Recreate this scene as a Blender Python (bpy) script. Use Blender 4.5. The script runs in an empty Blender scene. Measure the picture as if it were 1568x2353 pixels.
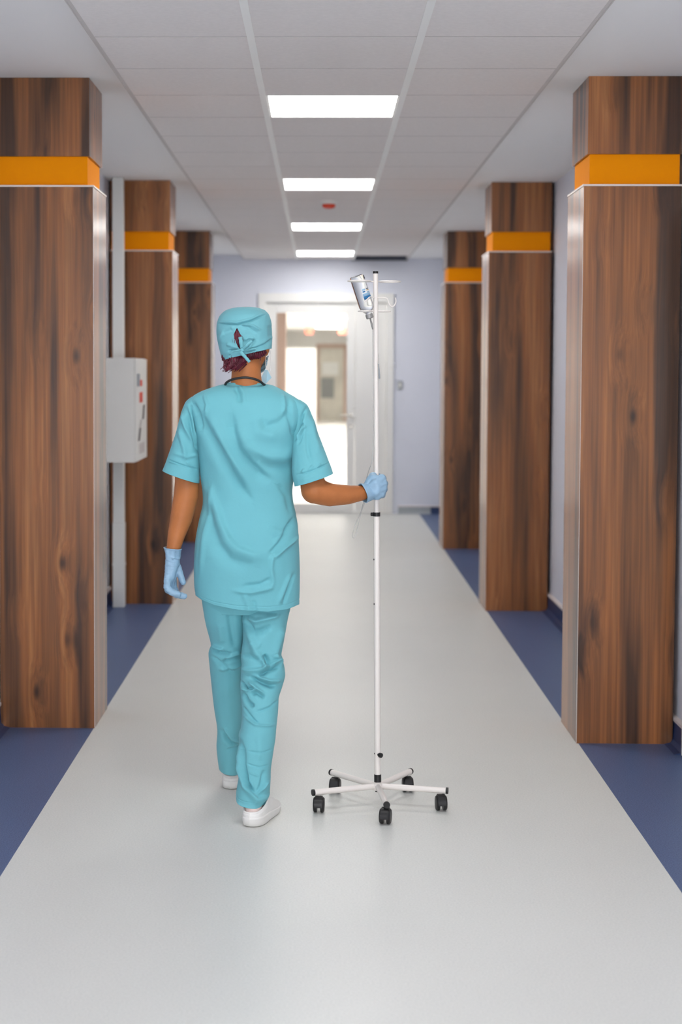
import bpy, bmesh, math, random
import numpy as np
from mathutils import Vector, Matrix, noise as mnoise

random.seed(7); np.random.seed(7)
S = bpy.context.scene
COL = S.collection
PI = math.pi

# ------------------------------------------------------------------ camera
F, PX, PY, PITCH, YAW, ROLL, HC = 3674.23, -127.21, -125.90, 0.0544, -0.0211, 0.0034, 1.5292
cy_, sy_ = math.cos(YAW), math.sin(YAW)
cp_, sp_ = math.cos(PITCH), math.sin(PITCH)
cr_, sr_ = math.cos(ROLL), math.sin(ROLL)
R0 = Vector((cy_, -sy_, 0)); FW = Vector((sy_*cp_, cy_*cp_, -sp_)); U0 = Vector((sy_*sp_, cy_*sp_, cp_))
RR = R0*cr_ + U0*sr_; UU = U0*cr_ - R0*sr_
cam_d = bpy.data.cameras.new('camera'); cam = bpy.data.objects.new('camera', cam_d); COL.objects.link(cam)
M = Matrix.Identity(4)
for i in range(3):
    M[i][0] = RR[i]; M[i][1] = UU[i]; M[i][2] = -FW[i]
M[2][3] = HC
cam.matrix_world = M
cam_d.sensor_fit = 'VERTICAL'; cam_d.sensor_height = 36; cam_d.sensor_width = 24
cam_d.lens = F/2353*36
cam_d.shift_x = -PX/2353; cam_d.shift_y = PY/2353
cam_d.clip_end = 200; cam_d.clip_start = 0.05
cam_d.dof.use_dof = True; cam_d.dof.focus_distance = 5.45; cam_d.dof.aperture_fstop = 2.7
S.camera = cam

# ------------------------------------------------------------------ light
S.view_settings.view_transform = 'Standard'; S.view_settings.look = 'None'
S.view_settings.gamma = 1; S.view_settings.use_curve_mapping = False
S.view_settings.exposure = 0.46
PANEL = 13          # emission of the ceiling panels
BACK_PANEL = 32      # panels of the corridor past the glass door
FILL_W = 135         # added fill lamp, unseen behind the camera
w = bpy.data.worlds.new('world'); S.world = w; w.use_nodes = True
w.node_tree.nodes['Background'].inputs[0].default_value = (0.80, 0.90, 1, 1)
w.node_tree.nodes['Background'].inputs[1].default_value = 1.0

def area(name, loc, rot, sx, sy, power, col=(1, 1, 1)):
    d = bpy.data.lights.new(name, 'AREA'); d.shape = 'RECTANGLE'; d.size = sx; d.size_y = sy
    d.energy = power; d.color = col
    o = bpy.data.objects.new(name, d); o.location = loc; o.rotation_euler = rot; COL.objects.link(o); return o
area('rear_fill_lamp', (0.05, -4.12, 1.32), (-PI/2, 0, PI), 2.2, 2.3, FILL_W, (1.0, 0.985, 0.97))  # unseen fill lamp added behind the camera to brighten the corridor

def at(x, y, Y):
    """world point seen at photo pixel x, y on the plane at distance Y down the corridor"""
    a = x-784-PX; b = y-1176.5-PY
    u = cr_*a+sr_*b; v = -sr_*a+cr_*b
    d = R0*(u/F) + FW + U0*(-v/F)
    return Vector((0, 0, HC)) + d*(Y/d.y)
def px(n, Y=5.55): return n*Y/F

# ------------------------------------------------------------------ materials
MATS = {}
def nt(name):
    m = bpy.data.materials.new(name); m.use_nodes = True
    MATS[name] = m
    return m, m.node_tree.nodes, m.node_tree.links, m.node_tree.nodes['Principled BSDF']
def srgb(r, g, b):
    f = lambda c: ((c/255+0.055)/1.055)**2.4 if c > 10 else c/255/12.92
    return (f(r), f(g), f(b), 1)
def simple(name, col, rough=0.5, metal=0, spec=0.5, nscale=0, namp=0.06, bump=0, bscale=200, trans=0, ior=1.45, sheen=0, stretch=None, detail=3):
    m, N, L, P = nt(name)
    P.inputs['Base Color'].default_value = col
    P.inputs['Roughness'].default_value = rough
    P.inputs['Metallic'].default_value = metal
    P.inputs['Specular IOR Level'].default_value = spec
    P.inputs['IOR'].default_value = ior
    P.inputs['Transmission Weight'].default_value = trans
    if sheen: P.inputs['Sheen Weight'].default_value = sheen
    tc = N.new('ShaderNodeTexCoord')
    vec = tc.outputs['Object']
    if stretch:
        mp = N.new('ShaderNodeMapping'); mp.inputs['Scale'].default_value = stretch
        L.new(vec, mp.inputs[0]); vec = mp.outputs[0]
    if nscale:
        n = N.new('ShaderNodeTexNoise'); n.inputs['Scale'].default_value = nscale; n.inputs['Detail'].default_value = detail
        L.new(vec, n.inputs['Vector'])
        mr = N.new('ShaderNodeMapRange'); mr.inputs['From Min'].default_value = .25; mr.inputs['From Max'].default_value = .75
        mr.inputs['To Min'].default_value = 1-namp; mr.inputs['To Max'].default_value = 1+namp
        L.new(n.outputs['Fac'], mr.inputs['Value'])
        mx = N.new('ShaderNodeVectorMath'); mx.operation = 'SCALE'; mx.inputs[0].default_value = col[:3]
        L.new(mr.outputs[0], mx.inputs['Scale']); L.new(mx.outputs[0], P.inputs['Base Color'])
    if bump:
        n2 = N.new('ShaderNodeTexNoise'); n2.inputs['Scale'].default_value = bscale; n2.inputs['Detail'].default_value = 3
        L.new(vec, n2.inputs['Vector'])
        b = N.new('ShaderNodeBump'); b.inputs['Strength'].default_value = bump; b.inputs['Distance'].default_value = 0.002
        L.new(n2.outputs['Fac'], b.inputs['Height']); L.new(b.outputs[0], P.inputs['Normal'])
    return m
def emis(name, col, s):
    m, N, L, P = nt(name)
    P.inputs['Base Color'].default_value = (.8, .8, .8, 1)
    P.inputs['Emission Color'].default_value = col; P.inputs['Emission Strength'].default_value = s
    return m

mWall = simple('wall_paint', srgb(232, 235, 246), .55, nscale=3, namp=.015, bump=.05, bscale=150)
mCeil = simple('plasterboard', srgb(250, 249, 249), .8, nscale=2, namp=.01)
mTile = simple('mineral_tile', srgb(241, 236, 234), .9, nscale=60, namp=.03, bump=.25, bscale=350)
mBar = simple('tile_grid_metal', srgb(254, 254, 252), .5, nscale=5, namp=.02)
mGap = simple('tile_gap_shadow', srgb(150, 145, 142), .9, nscale=5, namp=.02)
mVoidShade = simple('ceiling_void_shade', srgb(96, 101, 114), .9, nscale=4, namp=.05)  # dark tone painted in for the shade inside the missing-tile opening
mWhite = simple('white_enamel', srgb(240, 240, 236), .35, nscale=4, namp=.01)
mWhiteDoor = simple('white_door_paint', srgb(246, 245, 242), .4, nscale=4, namp=.01)
mCabinet = simple('cabinet_enamel', srgb(236, 235, 230), .4, nscale=4, namp=.01)
mOrange = simple('orange_laminate', srgb(255, 154, 0), .6, spec=.1, nscale=8, namp=.02)
mEdge = simple('pale_edge_strip', srgb(238, 226, 218), .35, nscale=8, namp=.02)
mSkirtBlue = simple('blue_cove_vinyl', srgb(42, 62, 104), .45, nscale=30, namp=.1)
mSkirtGrey = simple('grey_cove_vinyl', srgb(170, 176, 180), .45, nscale=30, namp=.03)
mSkirtTrim = simple('skirting_cap', srgb(235, 225, 222), .4, nscale=10, namp=.02)
mBlack = simple('black_plastic', srgb(28, 27, 28), .4, nscale=40, namp=.15)
mBlackRub = simple('black_rubber', srgb(38, 36, 36), .5, nscale=60, namp=.2)
mSteel = simple('brushed_steel', srgb(190, 186, 178), .3, metal=1, nscale=30, namp=.05)
mPole = simple('ivory_powder_coat', srgb(238, 231, 225), .3, nscale=6, namp=.01)
mRed = simple('red_plastic', srgb(225, 70, 40), .4, nscale=30, namp=.05)
mGreyMark = simple('grey_print', srgb(95, 88, 88), .6, nscale=30, namp=.1)
mSign = simple('pale_red_sign', srgb(240, 130, 105), .5, nscale=10, namp=.02)
mBeige = simple('beige_jamb', srgb(212, 184, 168), .6, nscale=3, namp=.05)
mSwitch = simple('switch_grey', srgb(165, 170, 175), .5, nscale=20, namp=.02)
mGlassGrey = simple('far_door_glazing', srgb(226, 221, 208), .3, nscale=1.2, namp=.25)

def floor_mat(name, base, light, dark, sc, rough, speck):
    m, N, L, P = nt(name)
    tc = N.new('ShaderNodeTexCoord')
    n = N.new('ShaderNodeTexNoise'); n.inputs['Scale'].default_value = 1.3; n.inputs['Detail'].default_value = 4
    L.new(tc.outputs['Object'], n.inputs['Vector'])
    n2 = N.new('ShaderNodeTexNoise'); n2.inputs['Scale'].default_value = sc; n2.inputs['Detail'].default_value = 2
    L.new(tc.outputs['Object'], n2.inputs['Vector'])
    r = N.new('ShaderNodeValToRGB'); r.color_ramp.elements[0].position = .3; r.color_ramp.elements[0].color = dark
    r.color_ramp.elements[1].position = .72; r.color_ramp.elements[1].color = light
    e = r.color_ramp.elements.new(.5); e.color = base
    L.new(n2.outputs['Fac'], r.inputs[0])
    mx = N.new('ShaderNodeMix'); mx.data_type = 'RGBA'; mx.blend_type = 'MULTIPLY'; mx.inputs[0].default_value = 1
    mr = N.new('ShaderNodeMapRange'); mr.inputs['To Min'].default_value = .96; mr.inputs['To Max'].default_value = 1.04
    L.new(n.outputs['Fac'], mr.inputs['Value']); L.new(r.outputs[0], mx.inputs[6]); L.new(mr.outputs[0], mx.inputs[7])
    out = mx.outputs[2]
    if speck:
        v = N.new('ShaderNodeTexVoronoi'); v.inputs['Scale'].default_value = 230
        L.new(tc.outputs['Object'], v.inputs['Vector'])
        c = N.new('ShaderNodeMath'); c.operation = 'LESS_THAN'; c.inputs[1].default_value = .22
        L.new(v.outputs['Distance'], c.inputs[0])
        m2 = N.new('ShaderNodeMix'); m2.data_type = 'RGBA'; m2.inputs[7].default_value = speck
        ml = N.new('ShaderNodeMath'); ml.operation = 'MULTIPLY'; ml.inputs[1].default_value = .5
        L.new(c.outputs[0], ml.inputs[0]); L.new(ml.outputs[0], m2.inputs[0]); L.new(out, m2.inputs[6]); out = m2.outputs[2]
    L.new(out, P.inputs['Base Color'])
    P.inputs['Roughness'].default_value = rough; P.inputs['Specular IOR Level'].default_value = .4
    b = N.new('ShaderNodeBump'); b.inputs['Strength'].default_value = .08; b.inputs['Distance'].default_value = .001
    L.new(n2.outputs['Fac'], b.inputs['Height']); L.new(b.outputs[0], P.inputs['Normal'])
    return m
mFloor = floor_mat('grey_vinyl', srgb(220, 220, 215), srgb(225, 225, 221), srgb(213, 214, 210), 160, .42, None)
mBlue = floor_mat('blue_vinyl', srgb(80, 99, 138), srgb(100, 118, 156), srgb(62, 79, 116), 220, .42, srgb(110, 124, 160))

def wood(name, base, mid, dark, seed, warm):
    m, N, L, P = nt(name)
    tc = N.new('ShaderNodeTexCoord')
    mp0 = N.new('ShaderNodeMapping'); mp0.inputs['Location'].default_value = (seed*3.7, seed*1.9, seed*2.3)
    L.new(tc.outputs['Object'], mp0.inputs[0])
    # knot field: bends the grain and darkens knots
    mk = N.new('ShaderNodeMapping'); mk.inputs['Scale'].default_value = (6.0, 6.0, 2.6)
    L.new(mp0.outputs[0], mk.inputs[0])
    vk = N.new('ShaderNodeTexVoronoi'); vk.inputs['Scale'].default_value = 1; vk.inputs['Randomness'].default_value = 1
    L.new(mk.outputs[0], vk.inputs['Vector'])
    bend = N.new('ShaderNodeMapRange'); bend.inputs['From Min'].default_value = 0; bend.inputs['From Max'].default_value = .45
    bend.inputs['To Min'].default_value = .022; bend.inputs['To Max'].default_value = 0; bend.interpolation_type = 'SMOOTHSTEP'
    L.new(vk.outputs['Distance'], bend.inputs['Value'])
    addv = N.new('ShaderNodeVectorMath'); addv.operation = 'ADD'
    comb = N.new('ShaderNodeCombineXYZ'); L.new(bend.outputs[0], comb.inputs[0]); L.new(bend.outputs[0], comb.inputs[1])
    L.new(mp0.outputs[0], addv.inputs[0]); L.new(comb.outputs[0], addv.inputs[1])
    def streak(sx, sz, det, dist=0.0):
        mm = N.new('ShaderNodeMapping'); mm.inputs['Scale'].default_value = (sx, sx, sz)
        L.new(addv.outputs[0], mm.inputs[0])
        n = N.new('ShaderNodeTexNoise'); n.inputs['Scale'].default_value = 1; n.inputs['Detail'].default_value = det
        n.inputs['Distortion'].default_value = dist
        L.new(mm.outputs[0], n.inputs['Vector']); return n.outputs['Fac']
    bands = streak(9, .45, 3, .3); fine = streak(75, 1.6, 5, .1); hair = streak(260, 3.0, 3)
    r1 = N.new('ShaderNodeValToRGB')
    els = r1.color_ramp.elements
    els[0].position = .37; els[0].color = dark; els[1].position = .64; els[1].color = base
    e = els.new(.47); e.color = mid
    e = els.new(.57); e.color = warm
    L.new(bands, r1.inputs[0])
    r2 = N.new('ShaderNodeMapRange'); r2.inputs['From Min'].default_value = .3; r2.inputs['From Max'].default_value = .7
    r2.inputs['To Min'].default_value = .68; r2.inputs['To Max'].default_value = 1.22
    L.new(fine, r2.inputs['Value'])
    r3 = N.new('ShaderNodeMapRange'); r3.inputs['From Min'].default_value = .3; r3.inputs['From Max'].default_value = .7
    r3.inputs['To Min'].default_value = .86; r3.inputs['To Max'].default_value = 1.1
    L.new(hair, r3.inputs['Value'])
    mul = N.new('ShaderNodeMath'); mul.operation = 'MULTIPLY'; L.new(r2.outputs[0], mul.inputs[0]); L.new(r3.outputs[0], mul.inputs[1])
    # knots
    kn = N.new('ShaderNodeMapRange'); kn.inputs['From Min'].default_value = .015; kn.inputs['From Max'].default_value = .14
    kn.inputs['To Min'].default_value = .22; kn.inputs['To Max'].default_value = 1; kn.interpolation_type = 'SMOOTHSTEP'
    L.new(vk.outputs['Distance'], kn.inputs['Value'])
    mul2 = N.new('ShaderNodeMath'); mul2.operation = 'MULTIPLY'; L.new(mul.outputs[0], mul2.inputs[0]); L.new(kn.outputs[0], mul2.inputs[1])
    sc = N.new('ShaderNodeVectorMath'); sc.operation = 'SCALE'; L.new(r1.outputs[0], sc.inputs[0]); L.new(mul2.outputs[0], sc.inputs['Scale'])
    L.new(sc.outputs[0], P.inputs['Base Color'])
    P.inputs['Roughness'].default_value = .38; P.inputs['Specular IOR Level'].default_value = .25; P.inputs['Coat Weight'].default_value = .6; P.inputs['Coat Roughness'].default_value = .22
    b = N.new('ShaderNodeBump'); b.inputs['Strength'].default_value = .12; b.inputs['Distance'].default_value = .001
    L.new(fine, b.inputs['Height']); L.new(b.outputs[0], P.inputs['Normal'])
    return m

def cloth(name, col, rough=.75, amp=.03):
    m, N, L, P = nt(name)
    tc = N.new('ShaderNodeTexCoord')
    n = N.new('ShaderNodeTexNoise'); n.inputs['Scale'].default_value = 9; n.inputs['Detail'].default_value = 5
    L.new(tc.outputs['Object'], n.inputs['Vector'])
    mr = N.new('ShaderNodeMapRange'); mr.inputs['To Min'].default_value = 1-amp; mr.inputs['To Max'].default_value = 1+amp
    L.new(n.outputs['Fac'], mr.inputs['Value'])
    sc = N.new('ShaderNodeVectorMath'); sc.operation = 'SCALE'; sc.inputs[0].default_value = col[:3]
    L.new(mr.outputs[0], sc.inputs['Scale']); L.new(sc.outputs[0], P.inputs['Base Color'])
    mp = N.new('ShaderNodeMapping'); mp.inputs['Scale'].default_value = (900, 900, 300)
    L.new(tc.outputs['Object'], mp.inputs[0])
    n2 = N.new('ShaderNodeTexNoise'); n2.inputs['Scale'].default_value = 1; L.new(mp.outputs[0], n2.inputs['Vector'])
    n3 = N.new('ShaderNodeTexNoise'); n3.inputs['Scale'].default_value = 28; n3.inputs['Detail'].default_value = 4; L.new(tc.outputs['Object'], n3.inputs['Vector'])
    b = N.new('ShaderNodeBump'); b.inputs['Strength'].default_value = .15; b.inputs['Distance'].default_value = .0006
    L.new(n2.outputs['Fac'], b.inputs['Height'])
    b2 = N.new('ShaderNodeBump'); b2.inputs['Strength'].default_value = .35; b2.inputs['Distance'].default_value = .004
    L.new(n3.outputs['Fac'], b2.inputs['Height']); L.new(b.outputs[0], b2.inputs['Normal']); L.new(b2.outputs[0], P.inputs['Normal'])
    P.inputs['Roughness'].default_value = rough; P.inputs['Sheen Weight'].default_value = .08
    P.inputs['Specular IOR Level'].default_value = .3
    return m
mScrub = cloth('teal_scrub_cotton', srgb(114, 188, 199))
mCap = cloth('teal_cap_cotton', srgb(118, 186, 197))
mMask = simple('mask_nonwoven', srgb(165, 200, 215), .8, nscale=40, namp=.04)
mGlove = simple('nitrile_glove', srgb(150, 184, 210), .45, nscale=30, namp=.05, bump=.5, bscale=70)
mSkin = simple('brown_skin', srgb(184, 114, 66), .5, spec=.35, nscale=18, namp=.10, bump=.15, bscale=250)
mHair = simple('maroon_hair', srgb(88, 8, 34), .45, nscale=120, namp=.5, bump=.6, bscale=150, stretch=(1, 1, .3))
mClog = simple('white_clog_rubber', srgb(238, 236, 232), .42, nscale=10, namp=.01)
mSock = simple('pale_pink_sock', srgb(236, 212, 204), .85, nscale=60, namp=.05, bump=.3, bscale=400)
mEye = simple('eye_white', srgb(225, 220, 215), .2, nscale=5, namp=.02)
mCord = simple('elastic_cord', srgb(235, 232, 230), .7, nscale=50, namp=.03)
mTubing = simple('clear_tubing', srgb(225, 225, 222), .15, trans=.35, ior=1.2, nscale=5, namp=.01)
mBottle = simple('bottle_glass', srgb(243, 245, 245), .01, trans=1, ior=1.03, spec=.6)
mCapGrey = simple('grey_stopper', srgb(150, 148, 146), .4, metal=.3, nscale=20, namp=.05)
mLabelW = simple('label_paper', srgb(235, 238, 240), .6, nscale=20, namp=.02)
mLabelB = simple('label_blue', srgb(50, 120, 175), .5, nscale=60, namp=.15)
mLabelL = simple('label_light_blue', srgb(150, 190, 220), .5, nscale=60, namp=.1)
mLabelD = simple('label_dark', srgb(60, 60, 72), .5, nscale=60, namp=.1)
mPanelE = emis('led_diffuser', (1, 0.99, 0.965, 1), PANEL)
mPanelB = emis('led_diffuser_far', (1, 0.99, 0.96, 1), BACK_PANEL)
mPane = simple('clear_pane', (1, 1, 1, 1), .0, trans=1, ior=1.02, spec=.1)

# ------------------------------------------------------------------ helpers
def props(o, label=None, cat=None, group=None, kind=None):
    if label: o['label'] = label
    if cat: o['category'] = cat
    if group: o['group'] = group
    if kind: o['kind'] = kind
    return o
def link(name, me, mats, parent=None):
    o = bpy.data.objects.new(name, me); COL.objects.link(o)
    if not isinstance(mats, (list, tuple)): mats = [mats]
    for m in mats: me.materials.append(m)
    if parent: o.parent = parent
    return o
def empty(name, loc=(0, 0, 0), **k):
    o = bpy.data.objects.new(name, None); o.location = loc; o.empty_display_size = .1; COL.objects.link(o)
    return props(o, **k)
class MB:
    """collects vertices and faces; origin o is subtracted so the mesh sits at its thing's base"""
    def __init__(s, o=(0, 0, 0)): s.v = []; s.f = []; s.m = []; s.o = Vector(o)
    def add(s, V, Fc, mi=0):
        n = len(s.v); s.v += [tuple(Vector(p)-s.o) for p in V]
        s.f += [tuple(i+n for i in f) for f in Fc]; s.m += [mi]*len(Fc); return s
    def box(s, x0, x1, y0, y1, z0, z1, mi=0):
        V = [(x, y, z) for x in (x0, x1) for y in (y0, y1) for z in (z0, z1)]
        return s.add(V, [(0, 1, 3, 2), (4, 6, 7, 5), (0, 4, 5, 1), (2, 3, 7, 6), (0, 2, 6, 4), (1, 5, 7, 3)], mi)
    def tube(s, pts, r, n=12, mi=0, caps=True, squash=1):
        pts = [Vector(p) for p in pts]; rs = r if isinstance(r, (list, tuple)) else [r]*len(pts)
        V = []; Fc = []; up = None
        for i, p in enumerate(pts):
            t = (pts[min(i+1, len(pts)-1)]-pts[max(i-1, 0)]).normalized()
            if up is None:
                up = Vector((0, 0, 1)) if abs(t.z) < .9 else Vector((0, 1, 0))
            a = (up - t*up.dot(t)).normalized(); up = a; b = t.cross(a)
            for k in range(n):
                th = 2*PI*k/n; V.append(p + a*math.cos(th)*rs[i] + b*math.sin(th)*rs[i]*squash)
        for i in range(len(pts)-1):
            for k in range(n):
                k2 = (k+1) % n; Fc.append((i*n+k, i*n+k2, (i+1)*n+k2, (i+1)*n+k))
        if caps: Fc.append(tuple(range(n-1, -1, -1))); Fc.append(tuple((len(pts)-1)*n+k for k in range(n)))
        return s.add(V, Fc, mi)
    def ell(s, c, rx, ry, rz, R=None, nu=24, nv=16, mi=0):
        V = []; Fc = []; c = Vector(c)
        for j in range(nv+1):
            ph = PI*j/nv
            for i in range(nu):
                th = 2*PI*i/nu
                p = Vector((rx*math.sin(ph)*math.cos(th), ry*math.sin(ph)*math.sin(th), rz*math.cos(ph)))
                if R: p = R @ p
                V.append(c+p)
        for j in range(nv):
            for i in range(nu):
                i2 = (i+1) % nu
                Fc.append((j*nu+i, (j+1)*nu+i, (j+1)*nu+i2, j*nu+i2))
        return s.add(V, Fc, mi)
    def chain(s, pts, rs, n=14, mi=0):
        """limb: spheres at the joints joined by tapering tubes"""
        for i in range(len(pts)):
            s.ell(pts[i], rs[i], rs[i], rs[i], nu=n, nv=n//2+2, mi=mi)
            if i: s.tube([pts[i-1], pts[i]], [rs[i-1], rs[i]], n=n, mi=mi)
        return s
    def mesh(s, name, smooth=False, bevel=0):
        me = bpy.data.meshes.new(name); me.from_pydata(s.v, [], s.f)
        for p, mi in zip(me.polygons, s.m): p.material_index = mi
        bm = bmesh.new(); bm.from_mesh(me)
        bmesh.ops.remove_doubles(bm, verts=bm.verts, dist=1e-6)
        bmesh.ops.recalc_face_normals(bm, faces=bm.faces)
        if bevel:
            bmesh.ops.bevel(bm, geom=list(bm.edges), offset=bevel, segments=2, affect='EDGES', profile=.6)
        bm.to_mesh(me); bm.free()
        if smooth:
            for p in me.polygons: p.use_smooth = True
        return me
    def build(s, name, mats, parent=None, smooth=False, bevel=0, angle=None):
        me = s.mesh(name, smooth or angle is not None, bevel)
        if angle is not None:
            bm = bmesh.new(); bm.from_mesh(me)
            for e in bm.edges:
                if len(e.link_faces) == 2 and e.calc_face_angle(0) > angle: e.smooth = False
            bm.to_mesh(me); bm.free()
        return link(name, me, mats, parent)
def lathe(mb, c, axis, prof, n=24, mi=0):
    axis = Vector(axis).normalized(); a = axis.orthogonal().normalized(); b = axis.cross(a); c = Vector(c)
    V = []; Fc = []
    for (t, r) in prof:
        for k in range(n):
            th = 2*PI*k/n; V.append(c+axis*t+a*math.cos(th)*max(r, 1e-5)+b*math.sin(th)*max(r, 1e-5))
    for i in range(len(prof)-1):
        for k in range(n):
            k2 = (k+1) % n; Fc.append((i*n+k, i*n+k2, (i+1)*n+k2, (i+1)*n+k))
    Fc.append(tuple(range(n-1, -1, -1))); Fc.append(tuple((len(prof)-1)*n+k for k in range(n)))
    return mb.add(V, Fc, mi)
def remeshed(mb, name, voxel, smooth=2, fac=.5):
    """fuse a collection of closed pieces into one continuous skin"""
    tmp = mb.build('tmp_'+name, [mWhite])
    md = tmp.modifiers.new('r', 'REMESH'); md.mode = 'VOXEL'; md.voxel_size = voxel
    sm = tmp.modifiers.new('s', 'SMOOTH'); sm.iterations = smooth; sm.factor = fac
    dg = bpy.context.evaluated_depsgraph_get()
    me = bpy.data.meshes.new_from_object(tmp.evaluated_get(dg))
    me.materials.clear(); bpy.data.objects.remove(tmp)
    for p in me.polygons: p.use_smooth = True
    me.name = name
    return me
def struct(o): o['kind'] = 'structure'; return o
def bez(pts, n=8):
    """Catmull-Rom through the points"""
    P = [Vector(p) for p in pts]; P = [P[0]*2-P[1]] + P + [P[-1]*2-P[-2]]; out = []
    for i in range(1, len(P)-2):
        for k in range(n):
            t = k/n; a, b, c, d = P[i-1], P[i], P[i+1], P[i+2]
            out.append(.5*((2*b)+(c-a)*t+(2*a-5*b+4*c-d)*t*t+(3*b-a-3*c+d)*t**3))
    out.append(P[-2]); return out

# ------------------------------------------------------------------ the corridor shell
XL, XR, YB, YE = -1.372, 1.478, -4.0, 17.08
ZC = 2.7045; SOFL, SOFR = 2.748, 2.716
GX = [-.8152, -.2492, .3509, .9264]; GY0 = 5.7185
FLX, FRX = -.958, 1.0709
mb = MB(); mb.box(XL-.2, FLX, YB-.2, YE+.12, -.1, 0, 1); mb.box(FLX, FRX, YB-.2, YE+.12, -.1, 0, 0); mb.box(FRX, XR+.2, YB-.2, YE+.12, -.1, 0, 1)
struct(mb.build('floor', [mFloor, mBlue]))
TH = .12
struct(MB().box(XL-TH, XL, YB-TH, YE, 0, 2.9).build('wall_left', mWall))
# right wall with the door opening near the camera
mb = MB(); D0, D1, DH = 5.28, 6.30, 2.12
mb.box(XR, XR+TH, YB-TH, D0, 0, 2.9); mb.box(XR, XR+TH, D1, YE, 0, 2.9); mb.box(XR, XR+TH, D0, D1, DH, 2.9)
struct(mb.build('wall_right', mWall))
# end wall with door opening
EX0, EX1, EH = -.655, .785, 2.345
mb = MB(); mb.box(XL-TH, EX0, YE, YE+TH, 0, 2.9); mb.box(EX1, XR+TH, YE, YE+TH, 0, 2.9); mb.box(EX0, EX1, YE, YE+TH, EH, 2.9)
struct(mb.build('wall_end', mWall))
# wall behind the camera with an opening added for the fill lamp
mb = MB(); mb.box(XL-TH, -1.1, YB-TH, YB, 0, 2.9); mb.box(1.2, XR+TH, YB-TH, YB, 0, 2.9); mb.box(-1.1, 1.2, YB-TH, YB, 0, .20); mb.box(-1.1, 1.2, YB-TH, YB, 2.45, 2.9)
struct(mb.build('wall_near', mWall))
wn = struct(MB().box(-1.1, 1.2, YB-.08, YB-.03, .20, .26).box(-1.1, 1.2, YB-.08, YB-.03, 2.39, 2.45).box(-1.1, -1.04, YB-.08, YB-.03, .26, 2.39).box(1.14, 1.2, YB-.08, YB-.03, .26, 2.39).box(.02, .08, YB-.08, YB-.03, .26, 2.39).build('added_window_1', mWhite))  # made-up window frame around the added fill lamp
# skirting: coved vinyl with a pale cap strip
def cove(name, x0, x1, y0, y1, mat, sx=0, sy=0):
    """sx/sy: side the wall lies on"""
    t = .018; mb = MB()
    if sx:
        X = x0; d = -sx
        prof = [(0, 0), (.055, 0), (.03, .006), (.018, .02), (.014, .095), (0, .095)]
        V = [(X+d*a, y, z+.0005) for y in (y0, y1) for a, z in prof]; n = len(prof)
        mb.add(V, [tuple(range(n)), tuple(range(2*n-1, n-1, -1))]+[(i, (i+1) % n, (i+1) % n+n, i+n) for i in range(n)])
        V = [(X+d*a, y, z) for y in (y0, y1) for a, z in [(0, .0955), (.018, .0955), (.018, .108), (0, .112)]]
        mb.add(V, [(0, 1, 2, 3), (7, 6, 5, 4)]+[(i, (i+1) % 4, (i+1) % 4+4, i+4) for i in range(4)], 1)
    else:
        Yw = y0
        prof = [(0, 0), (.055, 0), (.03, .006), (.018, .02), (.014, .075), (0, .075)]
        V = [(x, Yw-a, z+.0005) for x in (x0, x1) for a, z in prof]; n = len(prof)
        mb.add(V, [tuple(range(n)), tuple(range(2*n-1, n-1, -1))]+[(i, (i+1) % n, (i+1) % n+n, i+n) for i in range(n)])
        V = [(x, Yw-a, z) for x in (x0, x1) for a, z in [(0, .0755), (.018, .0755), (.018, .084), (0, .087)]]
        mb.add(V, [(0, 1, 2, 3), (7, 6, 5, 4)]+[(i, (i+1) % 4, (i+1) % 4+4, i+4) for i in range(4)], 1)
    return struct(mb.build(name, [mat, mSkirtTrim]))
cove('baseboard_left', XL, 0, YB, YE, mSkirtBlue, sx=-1)
cove('baseboard_right', XR, 0, D1+.045, YE, mSkirtBlue, sx=1)
cove('baseboard_right.001', XR, 0, YB, D0-.045, mSkirtBlue, sx=1)
cove('baseboard_end', EX1+.06, FRX+.12, YE, YE, mSkirtGrey)
cove('baseboard_end.001', FRX+.12, XR-.05, YE, YE, mSkirtBlue)
cove('baseboard_end.002', XL+.05, EX0-.06, YE, YE, mSkirtBlue)

# ceiling: mineral tiles with main bars, plasterboard soffits at both sides
LIGHT_ROWS = [2, 7, 12, 17, -3, -8, -13]
k0, k1 = -16, 19
mb = MB()
for k in range(k0, k1):
    y0 = GY0+.6*k
    if y0+.6 > YE: y1 = YE
    else: y1 = y0+.6
    for c in range(3):
        if c == 1 and k in LIGHT_ROWS: continue
        if c == 2 and k == 18: continue
        x0, x1 = GX[c]+.012, GX[c+1]-.012
        dz = 0
        mb.box(x0, x1, y0+.0045, y1-.0045, ZC+dz, ZC+.02)
ceil = struct(mb.build('ceiling', mTile))
props(ceil)
struct(MB().box(GX[0]-.03, GX[3]+.03, YB, GY0+.6*18, ZC+.075, ZC+.09).build('ceiling.001', mGap))
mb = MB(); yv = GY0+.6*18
mb.box(GX[0]-.03, GX[3]+.03, yv, YE-.004, ZC+.3, ZC+.31); mb.box(GX[2]-.02, GX[3], YE-.012, YE-.004, ZC-.012, ZC+.3); mb.box(GX[2]-.02, GX[2]-.01, yv, YE, ZC+.02, ZC+.3); mb.box(GX[3], GX[3]+.01, yv, YE, ZC+.02, ZC+.3)  # dark plates added so the open tile reads as shaded
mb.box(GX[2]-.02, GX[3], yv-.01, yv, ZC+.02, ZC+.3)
struct(mb.build('ceiling.002', mVoidShade))
mb = MB()
for k in range(k0, k1+1):
    y = GY0+.6*k
    if y < YE: mb.box(GX[0]+.005, GX[3]-.005, y-.010, y+.010, ZC+.0006, ZC+.012)
struct(mb.build('trim_1', mGap, None))
for i, c in enumerate((1, 2)):
    struct(MB().box(GX[c]-.0135, GX[c]+.0135, YB, YE, ZC-.003, ZC+.03).build('trim_%d' % (2+i), mBar))
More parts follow.
